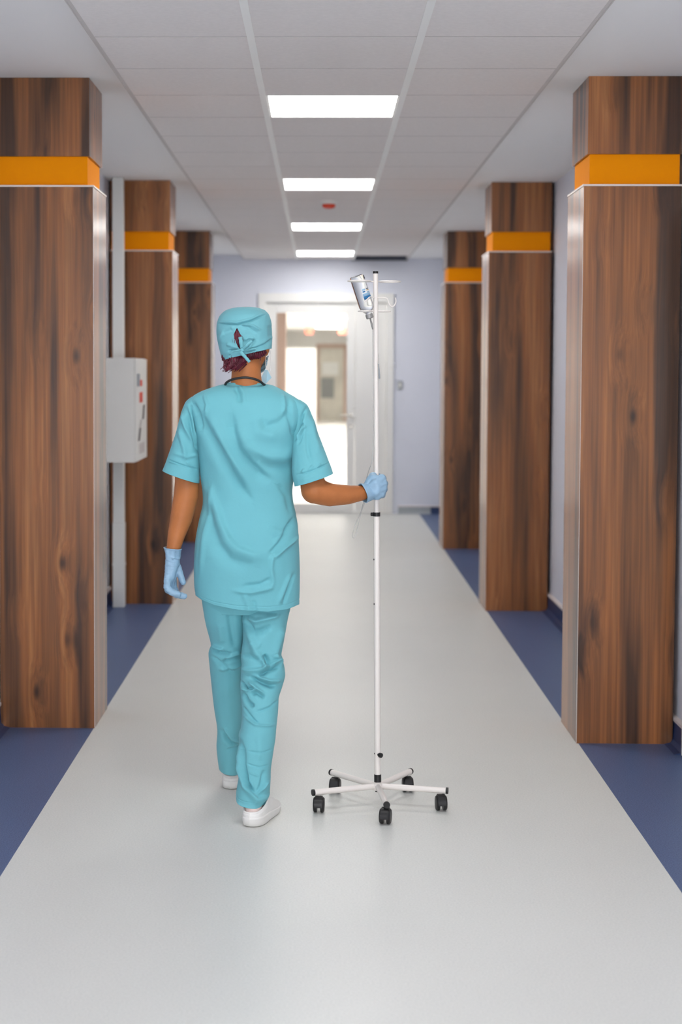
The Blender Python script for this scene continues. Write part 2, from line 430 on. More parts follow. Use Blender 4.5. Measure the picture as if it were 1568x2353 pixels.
mEdgeTrim = simple('wall_angle_grey', srgb(214, 210, 208), .6, nscale=10, namp=.03)
for i, (c, s, zz) in enumerate(((0, -1, SOFL), (3, 1, SOFR))):
    mb = MB(); xa = GX[c]
    mb.box(min(xa, xa-s*.013), max(xa, xa-s*.013), YB, YE, ZC-.0005, ZC+.03)
    mb.box(min(xa, xa+s*.004), max(xa, xa+s*.004), YB, YE, ZC-.002, zz+.02)
    struct(mb.build('trim_%d' % (4+i), mEdgeTrim))
struct(MB().box(XL, GX[0]-.003, YB, YE, SOFL, SOFL+.03).build('ceiling.003', mCeil))
struct(MB().box(GX[3]+.003, XR, YB, YE, SOFR, SOFR+.03).build('ceiling.004', mCeil))

# LED panels
light_txt = {2: 'square white ceiling light panel, the largest and nearest in view, above the corridor',
             7: 'lit square ceiling panel second from the camera, just before the red smoke detector',
             12: 'lit square ceiling panel third from the camera, between detector and last panel',
             17: 'lit square ceiling panel farthest away, right before the blue end wall'}
for k in LIGHT_ROWS:
    y = GY0+.6*k+.3; x = (GX[1]+GX[2])/2
    t = empty('ceiling_light', (x, y, ZC), label=light_txt.get(k, 'lit square ceiling panel behind the camera at %s' % {-3: 'the first place overhead', -8: 'the second place back', -13: 'the place beside the added window'}.get(k, '')), cat='ceiling light', group='square light panels along the ceiling')
    hw = .288; o = (x, y, ZC); mb = MB(o)
    mb.box(x-hw, x+hw, y-.297, y-.285, ZC-.001, ZC+.03); mb.box(x-hw, x+hw, y+.285, y+.297, ZC-.001, ZC+.03)
    mb.box(x-hw, x-hw+.01, y-.285, y+.285, ZC-.001, ZC+.03); mb.box(x+hw-.01, x+hw, y-.285, y+.285, ZC-.001, ZC+.03)
    mb.build('frame', mWhite, t)
    MB(o).box(x-hw+.01, x+hw-.01, y-.285, y+.285, ZC+.001, ZC+.02).build('diffuser', mPanelE, t)

# smoke detector
dx, dy = .058, 11.19
t = empty('smoke_detector', (dx, dy, ZC), label='small round white smoke detector with a red ring under the ceiling tiles', cat='smoke detector')
mb = MB((dx, dy, ZC)); lathe(mb, (dx, dy, ZC), (0, 0, -1), [(0, .055), (.012, .055), (.022, .05), (.026, .04)]); mb.build('base', mWhite, t, angle=.6)
mb = MB((dx, dy, ZC)); lathe(mb, (dx, dy, ZC), (0, 0, -1), [(.0262, .046), (.04, .046), (.05, .035), (.054, .02)]); mb.build('red_ring', mRed, t, angle=.6)

# ------------------------------------------------------------------ columns
lower_cols = (srgb(158, 104, 66), srgb(140, 88, 54), srgb(92, 58, 36))
def column(side, Y, hbt, hbb, top, depth, seed, label, cut=None):
    s = side
    xin = {-1: -.954, 1: 1.0628}[s]; xout = {-1: -1.357, 1: 1.457}[s]
    o = ((xin+xout)/2, Y+depth/2, 0)
    t = empty('column', o, label=label, cat='column', group='wood clad columns along the corridor')
    mw = wood('wood_laminate_%d' % seed, srgb(170, 110, 62), srgb(134, 84, 46), srgb(74, 46, 27), seed, srgb(158, 97, 50))
    x0, x1 = sorted((xin, xout))
    # lower cladding: body with front and corridor side panels, outer lower corner rounded
    mb = MB(o)
    zt = hbb-.008; r = .028; n = 6
    # outline in X,Z with a rounded lower outer corner
    pts = [(xin, .0)] + [(xin, zt), (xout, zt)]
    arc = []
    for i in range(n+1):
        a = PI/2*i/n
        arc.append((xout - (-s)*0 - s*(r - r*math.cos(a)), r - r*math.sin(a)))
    pts = pts + arc
    V = [(x, y, z) for y in (Y, Y+depth) for x, z in pts]; m = len(pts)
    mb.add(V, [tuple(range(m)), tuple(range(2*m-1, m-1, -1))]+[(i, (i+1) % m, (i+1) % m+m, i+m) for i in range(m)])
    mb.build('lower_cladding', mw, t)
    e = .003
    MB(o).box(x0-e, x1+e if s < 0 else x1+e, Y-e, Y+depth, zt+.0003, hbb-.0003).build('edge_strip', mEdge, t)
    q = .026
    MB(o).box(x0+(q if s > 0 else .005), x1-(q if s < 0 else .005), Y+q*.8, Y+depth-.01, hbb, hbt).build('orange_band', mOrange, t, bevel=0)
    u = .016
    MB(o).box(x0+(u if s > 0 else 0), x1-(u if s < 0 else 0), Y+.008, Y+depth, hbt+.0003, top-.0005).build('upper_cladding', mw, t)
    MB(o).box(xin-.0008, xin+.0008, Y-.0006, Y+.0012, .001, zt-.001).build('corner_edge', mEdge, t)
    return t
HB = {-1: (2.4216, 2.3010), 1: (2.4050, 2.2830)}
column(-1, 6.735, *HB[-1], SOFL, .40, 1, 'wood-clad column with orange band, nearest on the left side of the corridor')
column(-1, 10.36, *HB[-1], SOFL, .41, 2, 'wood-clad column with orange band behind the white cabinet and pipe')
column(-1, 14.10, *HB[-1], SOFL, .41, 3, 'wood-clad column with orange band farthest on the left, behind the nurse')
column(1, 6.53, *HB[1], SOFR, .41, 4, 'wood-clad column with orange band, nearest on the right side beside the door')
column(1, 10.16, *HB[1], SOFR, .41, 5, 'wood-clad column with orange band, middle one of the right-hand row')
column(1, 13.70, *HB[1], SOFR, .41, 6, 'wood-clad column with orange band farthest on the right, near the blue end wall')

# ------------------------------------------------------------------ left: pipe casing and fire hose cabinet
t = empty('pipe_casing', (-1.287, 10.22, 0), label='tall white square pipe casing running floor to ceiling beside the middle left column', cat='pipe')
o = t.location
MB(o).box(-1.322, -1.252, 10.19, 10.26, .55, SOFL-.001).build('upper_casing', mWhite, t, bevel=.006)
MB(o).box(-1.325, -1.249, 10.187, 10.263, 0.001, .55).build('lower_casing', mWhite, t, bevel=.006)
MB(o).box(-1.327, -1.247, 10.185, 10.265, .27, .285).build('joint', mWhite, t)
cx1 = -1.062+.0; cy0, cy1 = 9.56, 10.15; cz0, cz1 = .972, 1.598
cx1 = -1.098
t = empty('hose_cabinet', ((XL+cx1)/2, (cy0+cy1)/2, cz0), label='white metal fire hose cabinet with red marks mounted on the left wall', cat='cabinet')
o = t.location
MB(o).box(XL+.001, cx1-.012, cy0, cy1, cz0, cz1).build('body', mCabinet, t, bevel=.003)
MB(o).box(cx1-.0115, cx1, cy0+.004, cy1-.004, cz0+.004, cz1-.004).build('door', mCabinet, t, bevel=.002)
def q(u, v): return (cy0+u*(cy1-cy0), cz1-v*(cz1-cz0))
def mark(name, u0, u1, v0, v1, mat, sk=0, th=.002):
    (ya, za), (yb, zb) = q(u0, v0), q(u1, v1); d = sk*(cy1-cy0)
    V = [(x, y, z) for x in (cx1+.0002, cx1+th) for y, z in ((ya+d, za), (yb+d, za), (yb-d, zb), (ya-d, zb))]
    return MB(o).add(V, [(0, 1, 2, 3), (7, 6, 5, 4), (0, 4, 5, 1), (1, 5, 6, 2), (2, 6, 7, 3), (3, 7, 4, 0)]).build(name, mat, t)
mark('latch', .05, .15, .15, .27, mSwitch, th=.012)
mark('warning_sticker', .3, .52, .21, .27, mRed)
mark('warning_sticker', .28, .55, .33, .43, mRed)
mark('hose_symbol', .58, .72, .46, .60, mGreyMark, sk=.05)
mark('hose_symbol', .2, .36, .68, .80, mGreyMark, sk=.06)
mark('hose_symbol', .3, .42, .60, .68, simple('faint_print', srgb(190, 185, 182), .6, nscale=20, namp=.05), sk=.06)
mark('sticker_panel', .25, .72, .83, .93, simple('pale_print', srgb(205, 198, 195), .6, nscale=20, namp=.05))

# ------------------------------------------------------------------ right: door near the camera
d1 = empty('door_1', (XR, (D0+D1)/2, 0)); struct(d1); o = d1.location
mb = MB(o); fr = .05
mb.box(XR-.030, XR+TH, D1-.055, D1+.035, 0.001, DH+.03); mb.box(XR-.030, XR+TH, D0-.035, D0+.055, 0.001, DH+.03); mb.box(XR-.030, XR+TH, D0+.055, D1-.055, DH-.05, DH+.03)
mb.build('door_frame', mWhiteDoor, d1, bevel=.003)
MB(o).box(XR+.012, XR+.052, D0+.058, D1-.058, .008, DH-.053).build('door_leaf', mWhiteDoor, d1)
mb = MB(o)
hy, hz = 6.06, at(1562, 1136, 6.16).z
lathe(mb, (XR+.012, hy, hz), (-1, 0, 0), [(0, .026), (.008, .026), (.01, .022)])
pts = bez([(XR+.004, hy, hz), (XR-.05, hy, hz), (XR-.068, hy+.025, hz), (XR-.07, hy+.08, hz+.002), (XR-.066, hy+.115, hz+.004), (XR-.045, hy+.125, hz+.006)], 6)
mb.tube(pts, .009, 12)
mb.build('door_handle', mSteel, d1, angle=.7)

# ------------------------------------------------------------------ end wall door (double leaf, left leaf glazed)
d2 = empty('door_2', (.065, YE, 0)); struct(d2); o = d2.location
mb = MB(o); ya, yb = YE-.03, YE+TH
mb.box(EX0, EX0+.075, ya, yb, 0.001, EH); mb.box(EX1-.075, EX1, ya, yb, 0.001, EH); mb.box(EX0+.075, EX1-.075, ya, yb, EH-.095, EH)
mb.box(EX0+.075, EX1-.075, ya+.03, yb, .0005, .012)
mb.build('door_frame', mWhiteDoor, d2, bevel=.004)
gl0, gl1, gt = -.463, .290, 2.140
la, lb = EX0+.078, .375
mb = MB(o); y0, y1 = YE+.01, YE+.06
mb.box(la, gl0, y0, y1, .015, EH-.098); mb.box(gl1, lb, y0, y1, .015, EH-.098); mb.box(gl0, gl1, y0, y1, gt, EH-.098); mb.box(gl0, gl1, y0, y1, .015, .10)
lf = mb.build('glazed_leaf', mWhiteDoor, d2, bevel=.003)
gp = MB(o).box(gl0-.004, gl1+.004, y0+.02, y0+.03, .097, gt+.003).build('pane', mPane, lf)
mb = MB(o); mb.box(lb+.004, EX1-.078, y0, y1, .015, EH-.098); mb.box(lb+.07, EX1-.14, y0-.006, y0, .15, EH-.25)
mb.build('solid_leaf', mWhiteDoor, d2, bevel=.002)
mb = MB(o); lathe(mb, (lb-.04, y0, 1.05), (0, -1, 0), [(0, .022), (.01, .022)]); mb.tube(bez([(lb-.04, y0, 1.05), (lb-.04, y0-.05, 1.05), (lb-.06, y0-.055, 1.05), (lb-.15, y0-.055, 1.05)], 5), .008)
lathe(mb, (lb-.04, y0, .93), (0, -1, 0), [(0, .02), (.008, .02)])
mb.build('door_handle', mSteel, d2, angle=.7)
t = empty('wall_switch', (.862, YE, 1.33), label='small grey wall switch beside the white double door', cat='switch'); o = t.location
MB(o).box(.825, .885, YE-.012, YE-.0003, 1.33, 1.42).build('switch_plate', mSwitch, t, bevel=.003)
MB(o).box(.842, .868, YE-.017, YE-.0121, 1.35, 1.40).build('rocker', mWhite, t, bevel=.002)

# ------------------------------------------------------------------ corridor past the glass door
YF0, YF1 = YE+TH, 49.0
BX0, BX1 = -1.15, 1.25
mFar = simple('far_wall_paint', srgb(250, 248, 244), .6, nscale=2, namp=.02)
mFarF = simple('far_floor_vinyl', srgb(246, 242, 236), .3, nscale=1.2, namp=.05)
struct(MB().box(BX0-.1, BX1+.1, YF0, YF1+.1, -.1, 0).build('floor.001', mFarF))
struct(MB().box(BX0-.1, BX0, YF0, YF1, 0, 2.8).build('wall_far_left', mFar))
struct(MB().box(BX1, BX1+.1, YF0, YF1, 0, 2.8).build('wall_far_right', mFar))
struct(MB().box(BX0-.1, BX1+.1, YF0, YF1+.1, ZC, ZC+.05).build('ceiling.005', mFar))
mb = MB(); ix0, ix1, ih = -.11, .83, 2.33
mb.box(BX0-.1, ix0, YF1, YF1+.1, 0, 2.8); mb.box(ix1, BX1+.1, YF1, YF1+.1, 0, 2.8); mb.box(ix0, ix1, YF1, YF1+.1, ih, 2.8)
struct(mb.build('wall_far_end', mFar))
d3 = empty('door_3', (.36, YF1, 0)); struct(d3); o = d3.location
mb = MB(o); mb.box(ix0, ix0+.1, YF1-.03, YF1+.1, .001, ih); mb.box(ix1-.1, ix1, YF1-.03, YF1+.1, .001, ih); mb.box(ix0+.1, ix1-.1, YF1-.03, YF1+.1, ih-.12, ih)
mb.build('door_frame', mBeige, d3)
MB(o).box(ix0+.1, ix1-.1, YF1+.02, YF1+.06, .001, ih-.12).build('glazed_leaf', mGlassGrey, d3)
a = at(741, 832, YF1); b = at(778, 862, YF1)
MB(o).box(a.x, b.x, YF1+.005, YF1+.0195, b.z, a.z).build('notice', mWhite, d3)
a = at(738, 868, YF1); b = at(768, 915, YF1)
mDarkPanel = simple('dark_lower_panel', srgb(150, 152, 150), .3, nscale=2, namp=.1)  # plain darker grey patch on the far door leaf
MB(o).box(a.x, b.x, YF1+.008, YF1+.0195, b.z, a.z).build('panel', mDarkPanel, d3)
for i, y in enumerate((20, 24, 28, 32, 36, 40, 44)):
    t = empty('ceiling_light', (.25, y, ZC), label='lit ceiling panel past the glass door, %s along that corridor' % ('first', 'second', 'third', 'fourth', 'fifth', 'sixth', 'seventh')[i], cat='ceiling light', group='light panels past the glass door')
    MB((.25, y, ZC)).box(-.1, .6, y-.3, y+.3, ZC-.014, ZC-.0005).build('diffuser', mPanelB, t)
    MB((.25, y, ZC)).box(-.115, .615, y-.315, y+.315, ZC-.010, ZC-.0003).build('frame', mWhite, t)
for X, lab in ((-.275, 'left of the pair'), (.56, 'right of the pair')):
    t = empty('hanging_sign', (X, 40.6, 2.42), label='small red hanging sign past the glass door, %s' % lab, cat='sign'); o = t.location
    MB(o).box(X-.10, X+.10, 40.59, 40.61, 2.44, 2.58).build('sign_board', mSign, t)
    MB(o).tube([(X-.08, 40.6, 2.5801), (X-.08, 40.6, ZC-.0005)], .004, 6).build('rod', mSteel, t)
    MB(o).tube([(X+.08, 40.6, 2.5801), (X+.08, 40.6, ZC-.0005)], .004, 6).build('rod', mSteel, t)
props(MB((-.46, 19, 0)).box(-.52, -.40, 18.95, 19.15, .0005, ZC-.0005).build('post', mBeige), label='beige upright post just behind the glazed door leaf', cat='post').location = (-.46, 19, 0)
props(MB((-.36, 30, 0)).box(-.64, -.07, 29.9, 30.3, .0005, 1.94).build('cupboard', mFar, bevel=.01), label='tall white cupboard standing in the corridor past the glass door', cat='cupboard').location = (-.36, 30, 0)

# ------------------------------------------------------------------ cloth surfaces with modelled folds
FOLD_Y = 5.5; FAMP = 2.1
def wl(p):
    """photo line of a fold -> place on the garment (x, z)"""
    v = at(p[0], p[1], FOLD_Y); return (v.x, v.z)
def rings(rs, per=6):
    """resample control rings (left, right, Y, back depth, front depth) smoothly"""
    A = []
    for r in rs:
        (lx, ly), (rx, ry), Y, db, df = r
        a = at(lx, ly, Y); b = at(rx, ry, Y)
        A.append([a.x, a.y, a.z, b.x, b.y, b.z, db, df])
    A = np.array(A); n = len(A)
    P = np.vstack([2*A[0]-A[1], A, 2*A[-1]-A[-2]]); out = []
    for i in range(1, n):
        a, b, c, d = P[i-1], P[i], P[i+1], P[i+2]
        seg = max(2, int(per*np.linalg.norm((c-b)[:6])/.02)+1)
        for k in range(seg):
            t = k/seg
            cr = .5*((2*b)+(c-a)*t+(2*a-5*b+4*c-d)*t*t+(3*b-a-3*c+d)*t**3)
            out.append(.75*cr+.25*(b+(c-b)*t))
    out.append(A[-1]); return np.array(out)
def surf(rs, nseg=160, per=6, e=.9, folds=(), noise=.0015, nfreq=(14, 14, 7), seed=1, front_scale=.5, close=(False, False)):
    """tube of cloth; folds = (points px, half width px, height mm [, skew])"""
    R = rings(rs, per); m = len(R); th = np.linspace(0, 2*PI, nseg, endpoint=False)
    ct = np.sign(np.cos(th))*np.abs(np.cos(th))**e; st = np.sign(np.sin(th))*np.abs(np.sin(th))**e
    C = (R[:, 0:3]+R[:, 3:6])/2; A = (R[:, 3:6]-R[:, 0:3])/2
    D = np.where(st[None, :] > 0, R[:, 6:7]*st[None, :], R[:, 7:8]*st[None, :])
    V = C[:, None, :]+A[:, None, :]*ct[None, :, None]
    V = V.copy(); V[:, :, 1] -= D
    du = np.roll(V, -1, 1)-np.roll(V, 1, 1); dv = np.gradient(V, axis=0)
    N = np.cross(du, dv); N /= np.linalg.norm(N, axis=2, keepdims=True)+1e-9
    if np.mean(N[:, :, 0]*ct[None, :]) < 0: N = -N
    H = np.zeros((m, nseg)); X = V[:, :, 0]; Z = V[:, :, 2]
    back = np.clip((-N[:, :, 1]+.35)/.6, 0, 1)
    for f in folds:
        pts = [wl(p) for p in f[0]]; wdt = px(f[1], FOLD_Y); amp = f[2]*.001; skew = f[3] if len(f) > 3 else 1
        L = [0]
        for a, b in zip(pts, pts[1:]): L.append(L[-1]+math.hypot(b[0]-a[0], b[1]-a[1]))
        best = np.full((m, nseg), 1e9); along = np.zeros((m, nseg)); sgn = np.ones((m, nseg))
        for i, (a, b) in enumerate(zip(pts, pts[1:])):
            ux, uz = b[0]-a[0], b[1]-a[1]; l2 = ux*ux+uz*uz
            t = np.clip(((X-a[0])*ux+(Z-a[1])*uz)/l2, 0, 1)
            ex = X-(a[0]+t*ux); ez = Z-(a[1]+t*uz); d = np.hypot(ex, ez); k = d < best
            best = np.where(k, d, best); along = np.where(k, (L[i]+t*math.sqrt(l2))/L[-1], along)
            sgn = np.where(k, np.sign(ux*ez-uz*ex), sgn)
        ww = np.where(sgn > 0, wdt, wdt*skew)
        taper = np.clip(np.minimum(along, 1-along)*5+.15, 0, 1)
        H += FAMP*amp*np.exp(-(best/ww)**2)*taper*back
    rng = np.random.RandomState(seed); G = np.zeros((m, nseg)); Y = V[:, :, 1]
    wx = .02*np.sin(X*31+Z*17+seed); wz = .03*np.sin(Z*13-X*21+seed*2)
    for k in range(14):
        fx, fy, fz = rng.normal(size=3)*np.array(nfreq)*(1+k*.25); ph = rng.rand()*6.28
        G += np.sin((X+wx)*fx+Y*fy+(Z+wz)*fz+ph)/(1+k*.25)
    H += noise*G*.4
    V = V+N*H[:, :, None]
    return V, N
def grid_faces(m, n, skip=None):
    F_ = []
    for i in range(m-1):
        for k in range(n):
            if skip is not None and skip[i, k]: continue
            k2 = (k+1) % n; F_.append((i*n+k, i*n+k2, (i+1)*n+k2, (i+1)*n+k))
    return F_
def put(mb, V, cap0=False, cap1=False, skip=None):
    m, n = V.shape[:2]; F_ = grid_faces(m, n, skip)
    if cap0: F_.append(tuple(range(n-1, -1, -1)))
    if cap1: F_.append(tuple((m-1)*n+k for k in range(n)))
    return mb.add([tuple(v) for v in V.reshape(-1, 3)], F_)
def thick(o, t, off=-1):
    md = o.modifiers.new('cloth', 'SOLIDIFY'); md.thickness = t; md.offset = off
    return o

# ------------------------------------------------------------------ the nurse
PO = Vector((-.24, 5.5, 0))
per = empty('person', PO, label='person walking away in teal scrubs, cap and blue gloves, holding the drip stand', cat='person')
HY = 5.56                                                  # distance of the head
hc = at(567, 778, HY)
TURN = Matrix.Rotation(math.radians(-22), 3, 'Z')          # head turned to the right
def hp(x, y, z): return hc + TURN @ Vector((x, y, z))      # head frame: y forward, z up

def bodychain(mb, L, n=16):
    mb.chain([at(a, b, Y) for a, b, Y, r in L], [px(r) for a, b, Y, r in L], n)
mb = MB(PO)
# skull, jaw, chin, nose, lips, brow, cheeks
mb.ell(hp(0, -.005, .012), .072, .092, .098, TURN, 32, 24)
mb.ell(hp(0, .035, -.045), .056, .056, .066, TURN, 24, 18)
mb.ell(hp(0, .066, -.088), .030, .026, .022, TURN)
mb.chain([hp(0, .088, .005), hp(0, .098, -.022), hp(0, .106, -.034)], [.009, .010, .012])
mb.ell(hp(-.010, .098, -.038), .008, .009, .007, TURN, 12, 8); mb.ell(hp(.010, .098, -.038), .008, .009, .007, TURN, 12, 8)
mb.ell(hp(0, .088, -.060), .022, .011, .006, TURN, 16, 10); mb.ell(hp(0, .087, -.069), .019, .011, .007, TURN, 16, 10)
mb.ell(hp(-.03, .070, .014), .022, .016, .008, TURN, 16, 10); mb.ell(hp(.03, .070, .014), .022, .016, .008, TURN, 16, 10)
mb.ell(hp(-.036, .058, -.030), .022, .022, .022, TURN, 16, 10); mb.ell(hp(.036, .058, -.030), .022, .022, .022, TURN, 16, 10)
for s in (-1, 1):
    E1 = TURN @ Matrix.Rotation(s*math.radians(-18), 3, 'Z')
    mb.ell(hp(s*.077, -.006, -.026), .009, .018, .031, E1, 18, 14)
    mb.ell(hp(s*.074, .000, -.050), .008, .010, .011, E1, 12, 8)
# neck, trunk
bodychain(mb, [(567, 815, 5.55, 33), (566, 862, 5.545, 34), (567, 893, 5.55, 38)], 24)
bodychain(mb, [(500, 921, 5.56, 24), (567, 905, 5.56, 36), (640, 921, 5.56, 24)], 20)
bodychain(mb, [(530, 965, 5.562, 52), (545, 1100, 5.565, 56), (560, 1280, 5.57, 66)], 24)
bodychain(mb, [(606, 965, 5.562, 52), (600, 1100, 5.565, 56), (585, 1280, 5.57, 66)], 24)
# legs in stride
bodychain(mb, [(520, 1320, 5.575, 46), (522, 1440, 5.60, 38), (520, 1545, 5.66, 32), (530, 1700, 5.76, 25), (530, 1768, 5.80, 20), (532, 1795, 5.82, 20)], 20)
bodychain(mb, [(612, 1320, 5.55, 46), (608, 1440, 5.53, 40), (604, 1545, 5.50, 36), (592, 1700, 5.40, 32), (584, 1810, 5.36, 19), (586, 1860, 5.335, 17)], 20)
# left arm hanging, right arm out to the stand
bodychain(mb, [(448, 948, 5.56, 24), (430, 1050, 5.56, 27), (430, 1110, 5.55, 28.5), (428, 1140, 5.545, 29), (417, 1190, 5.53, 26), (406, 1228, 5.52, 20.5), (398.5, 1262, 5.51, 16), (397, 1285, 5.505, 14)], 24)
bodychain(mb, [(690, 962, 5.55, 20), (708, 1050, 5.505, 25), (717, 1100, 5.465, 28), (722, 1127, 5.455, 30), (758, 1137, 5.475, 26.5), (800, 1137, 5.515, 22), (832, 1133, 5.543, 17.5), (846, 1129, 5.556, 12)], 24)
body = link('body', remeshed(mb, 'body', .0042, 3), mSkin, per)
for s in (-1, 1):
    e = MB(PO); e.ell(hp(s*.031, .076, .000), .012, .012, .0105, TURN, 20, 14); e.build('eye', mEye, body, smooth=True)
    e = MB(PO); e.ell(hp(s*.031, .0835, .000), .0052, .0052, .0052, TURN, 16, 10); e.build('iris', mBlack, body, smooth=True)

# scrub top: trunk and two sleeves in one garment
topr = [((523, 881), (609, 882), 5.55, .045, .050), ((509, 884), (625, 885), 5.55, .052, .056), ((488, 890), (643, 893), 5.55, .066, .070),
        ((465, 898), (664, 904), 5.55, .080, .085), ((446, 908), (681, 914), 5.55, .092, .095), ((435, 920), (693, 925), 5.55, .102, .102), ((436, 942), (697, 945), 5.55, .115, .108),
        ((443, 970), (692, 970), 5.55, .124, .112), ((451, 1005), (682, 1005), 5.55, .130, .118), ((457, 1050), (678, 1050), 5.555, .126, .12),
        ((461, 1100), (675, 1100), 5.56, .112, .118), ((465, 1130), (672, 1130), 5.56, .106, .116), ((465, 1158), (675, 1158), 5.56, .110, .118),
        ((457, 1195), (683, 1195), 5.56, .126, .124), ((450, 1235), (686, 1235), 5.56, .148, .13), ((447, 1270), (688, 1270), 5.56, .158, .132),
        ((446, 1310), (689, 1310), 5.56, .156, .132), ((447, 1350), (689, 1352), 5.555, .148, .130), ((450, 1374), (688, 1392), 5.55, .142, .126)]
folds = [
    ([(541, 888), (551, 902), (556, 925)], 4, -5, 1.6), ([(549, 886), (560, 903), (563, 930)], 5, 3),
    ([(462, 950), (478, 985), (505, 1030), (530, 1075), (556, 1118), (580, 1150)], 8, -8, 1.7),
    ([(480, 948), (500, 985), (525, 1030), (552, 1075), (580, 1118)], 8, 4),
    ([(533, 945), (540, 990), (552, 1030), (575, 1062), (602, 1088), (625, 1104)], 8, -9, 2.0),
    ([(552, 985), (572, 1022), (605, 1045), (650, 1048), (672, 1035)], 12, 7, 1.5),
    ([(585, 1040), (620, 1066), (655, 1070), (674, 1060)], 10, -5, 1.5),
    ([(597, 958), (615, 978), (645, 968), (668, 945)], 8, -4, 1.6), ([(590, 950), (600, 990), (640, 1005)], 12, 4),
    ([(664, 915), (667, 950), (674, 985), (678, 1010)], 5, -5, 1.3),
    ([(486, 1120), (500, 1165), (513, 1205), (528, 1235), (550, 1256), (585, 1267), (618, 1265)], 7, 7, 2.2),
    ([(476, 1150), (488, 1200), (505, 1245), (530, 1275), (580, 1290)], 11, -6, 1.6),
    ([(622, 1266), (642, 1245), (660, 1215), (676, 1190)], 5, -8, 1.8), ([(632, 1275), (655, 1255), (684, 1235)], 5, 6),
    ([(618, 1210), (650, 1225), (640, 1250), (622, 1262)], 9, 5), ([(628, 1268), (625, 1300), (630, 1330)], 5, 4),
    ([(540, 1345), (580, 1349), (625, 1340), (632, 1325)], 5, 4), ([(560, 1335), (600, 1332), (628, 1318)], 5, -3),
    ([(640, 1380), (655, 1345), (668, 1315)], 5, 4), ([(652, 1384), (665, 1350), (676, 1318)], 4, -4), ([(562, 1350), (572, 1375), (576, 1396)], 4, 4), ([(585, 1365), (590, 1395)], 4, -3),
    ([(490, 1100), (485, 1150), (470, 1230), (462, 1330)], 6, 3), ([(640, 1110), (660, 1140), (668, 1180)], 6, -3),
    ([(470, 905), (478, 930), (474, 952)], 4, 3), ([(650, 905), (655, 930), (652, 950)], 4, 3),
    ([(446, 925), (457, 950), (462, 990)], 4, -5, 1.4),
]
Vt, Nt = surf(topr, 280, 9, .86, folds, .0012, seed=3)
# hem: rounded, longer at the back than at the sides
m_, n_ = Vt.shape[:2]
zt = Vt[:, :, 2]; th = np.linspace(0, 2*PI, n_, endpoint=False)
hem_px = np.interp(np.linspace(-1, 1, 41), [-1, -.85, -.55, -.1, .35, .75, 1], [1366, 1376, 1389, 1400, 1404, 1399, 1388])
zz0 = at(567, 1260, 5.42).z; zbase = Vt[-1, :, 2]
for k in range(n_):
    c = math.cos(th[k]); hy = np.interp(c, np.linspace(-1, 1, 41), hem_px)
    if math.sin(th[k]) < 0: hy = np.interp(c, [-1, 1], [1366, 1388]) + 8*abs(math.sin(th[k]))
    zh = at(567+c*120, hy, 5.55-.14*math.sin(th[k])*.9).z
    fac = np.clip((zz0-zt[:, k])/(zz0-zbase[k]), 0, 1)
    Vt[:, k, 2] = zt[:, k]+fac**1.0*(zh-zbase[k])
# hem stitching groove
for d, a in ((10, -.0012), (11, -.0012)): Vt[-d, :, :] += Nt[-d]*a
top = MB(PO); put(top, Vt)
lsl = [((440, 912), (476, 918), 5.55, .045, .05), ((428, 922), (474, 940), 5.55, .052, .055), ((420, 938), (470, 962), 5.55, .058, .06), ((411, 968), (466, 990), 5.55, .062, .062), ((402, 1000), (463, 1022), 5.55, .065, .064),
       ((388, 1043), (461, 1064), 5.55, .068, .066), ((380.5, 1065), (459.5, 1090), 5.55, .070, .068), ((374, 1081), (458.5, 1110), 5.55, .071, .068)]
lf = [([(426, 935), (440, 975), (452, 1015), (458, 1045)], 4, -7, 1.5), ([(438, 930), (450, 965), (458, 1000)], 4, -6), ([(417, 950), (428, 985), (445, 1020)], 4, 5),
      ([(412, 985), (424, 1030), (428, 1060)], 5, 4), ([(396, 1040), (430, 1050), (456, 1045)], 4, 2), ([(386, 1056), (420, 1068), (458, 1079)], 1.6, -2.2), ([(388, 1060), (410, 1066)], 1.5, 2), ([(430, 1060), (440, 1074)], 2.5, 2)]
Vl, Nl = surf(lsl, 140, 9, .92, lf, .0012, seed=5); put(top, Vl, cap0=True)
rsl = [((660, 914), (690, 919), 5.55, .045, .05), ((668, 938), (707, 931), 5.55, .054, .055), ((674, 965), (719, 958), 5.55, .060, .060), ((671, 1000), (731, 994), 5.545, .064, .064),
       ((671, 1045), (747, 1036), 5.505, .072, .068), ((671, 1085), (759, 1068), 5.485, .076, .070), ((677, 1117), (765.5, 1088), 5.475, .080, .072)]
rf = [([(705, 938), (692, 965), (683, 1000), (677, 1015)], 3, -6, 1.5), ([(700, 975), (692, 992), (682, 1010)], 5, 7), ([(684, 985), (695, 975), (699, 985), (686, 1020)], 3, -4),
      ([(716, 960), (722, 1000), (735, 1040)], 6, 3), ([(705, 985), (708, 1030), (715, 1060)], 5, -3), ([(681, 1088), (710, 1080), (756, 1062)], 1.6, -2.2),
      ([(695, 1084), (700, 1074)], 2.5, 2.5), ([(710, 1079), (720, 1066)], 2.5, 2.5), ([(726, 1075), (738, 1062)], 2.5, 2), ([(690, 1100), (750, 1080)], 5, 1.5)]
Vr, Nr = surf(rsl, 140, 9, .92, rf, .0012, seed=8); put(top, Vr, cap0=True)
thick(top.build('scrub_top', mScrub, per, smooth=True), .0016)
# round neckline binding
nk = MB(PO)
ring0 = Vt[0]; pts = [Vector(ring0[k]) for k in range(0, n_, 7)]; pts.append(pts[0])
nk.tube(pts, .0028, 8, caps=False, squash=1.0); nk.build('neck_binding', mScrub, per, smooth=True)
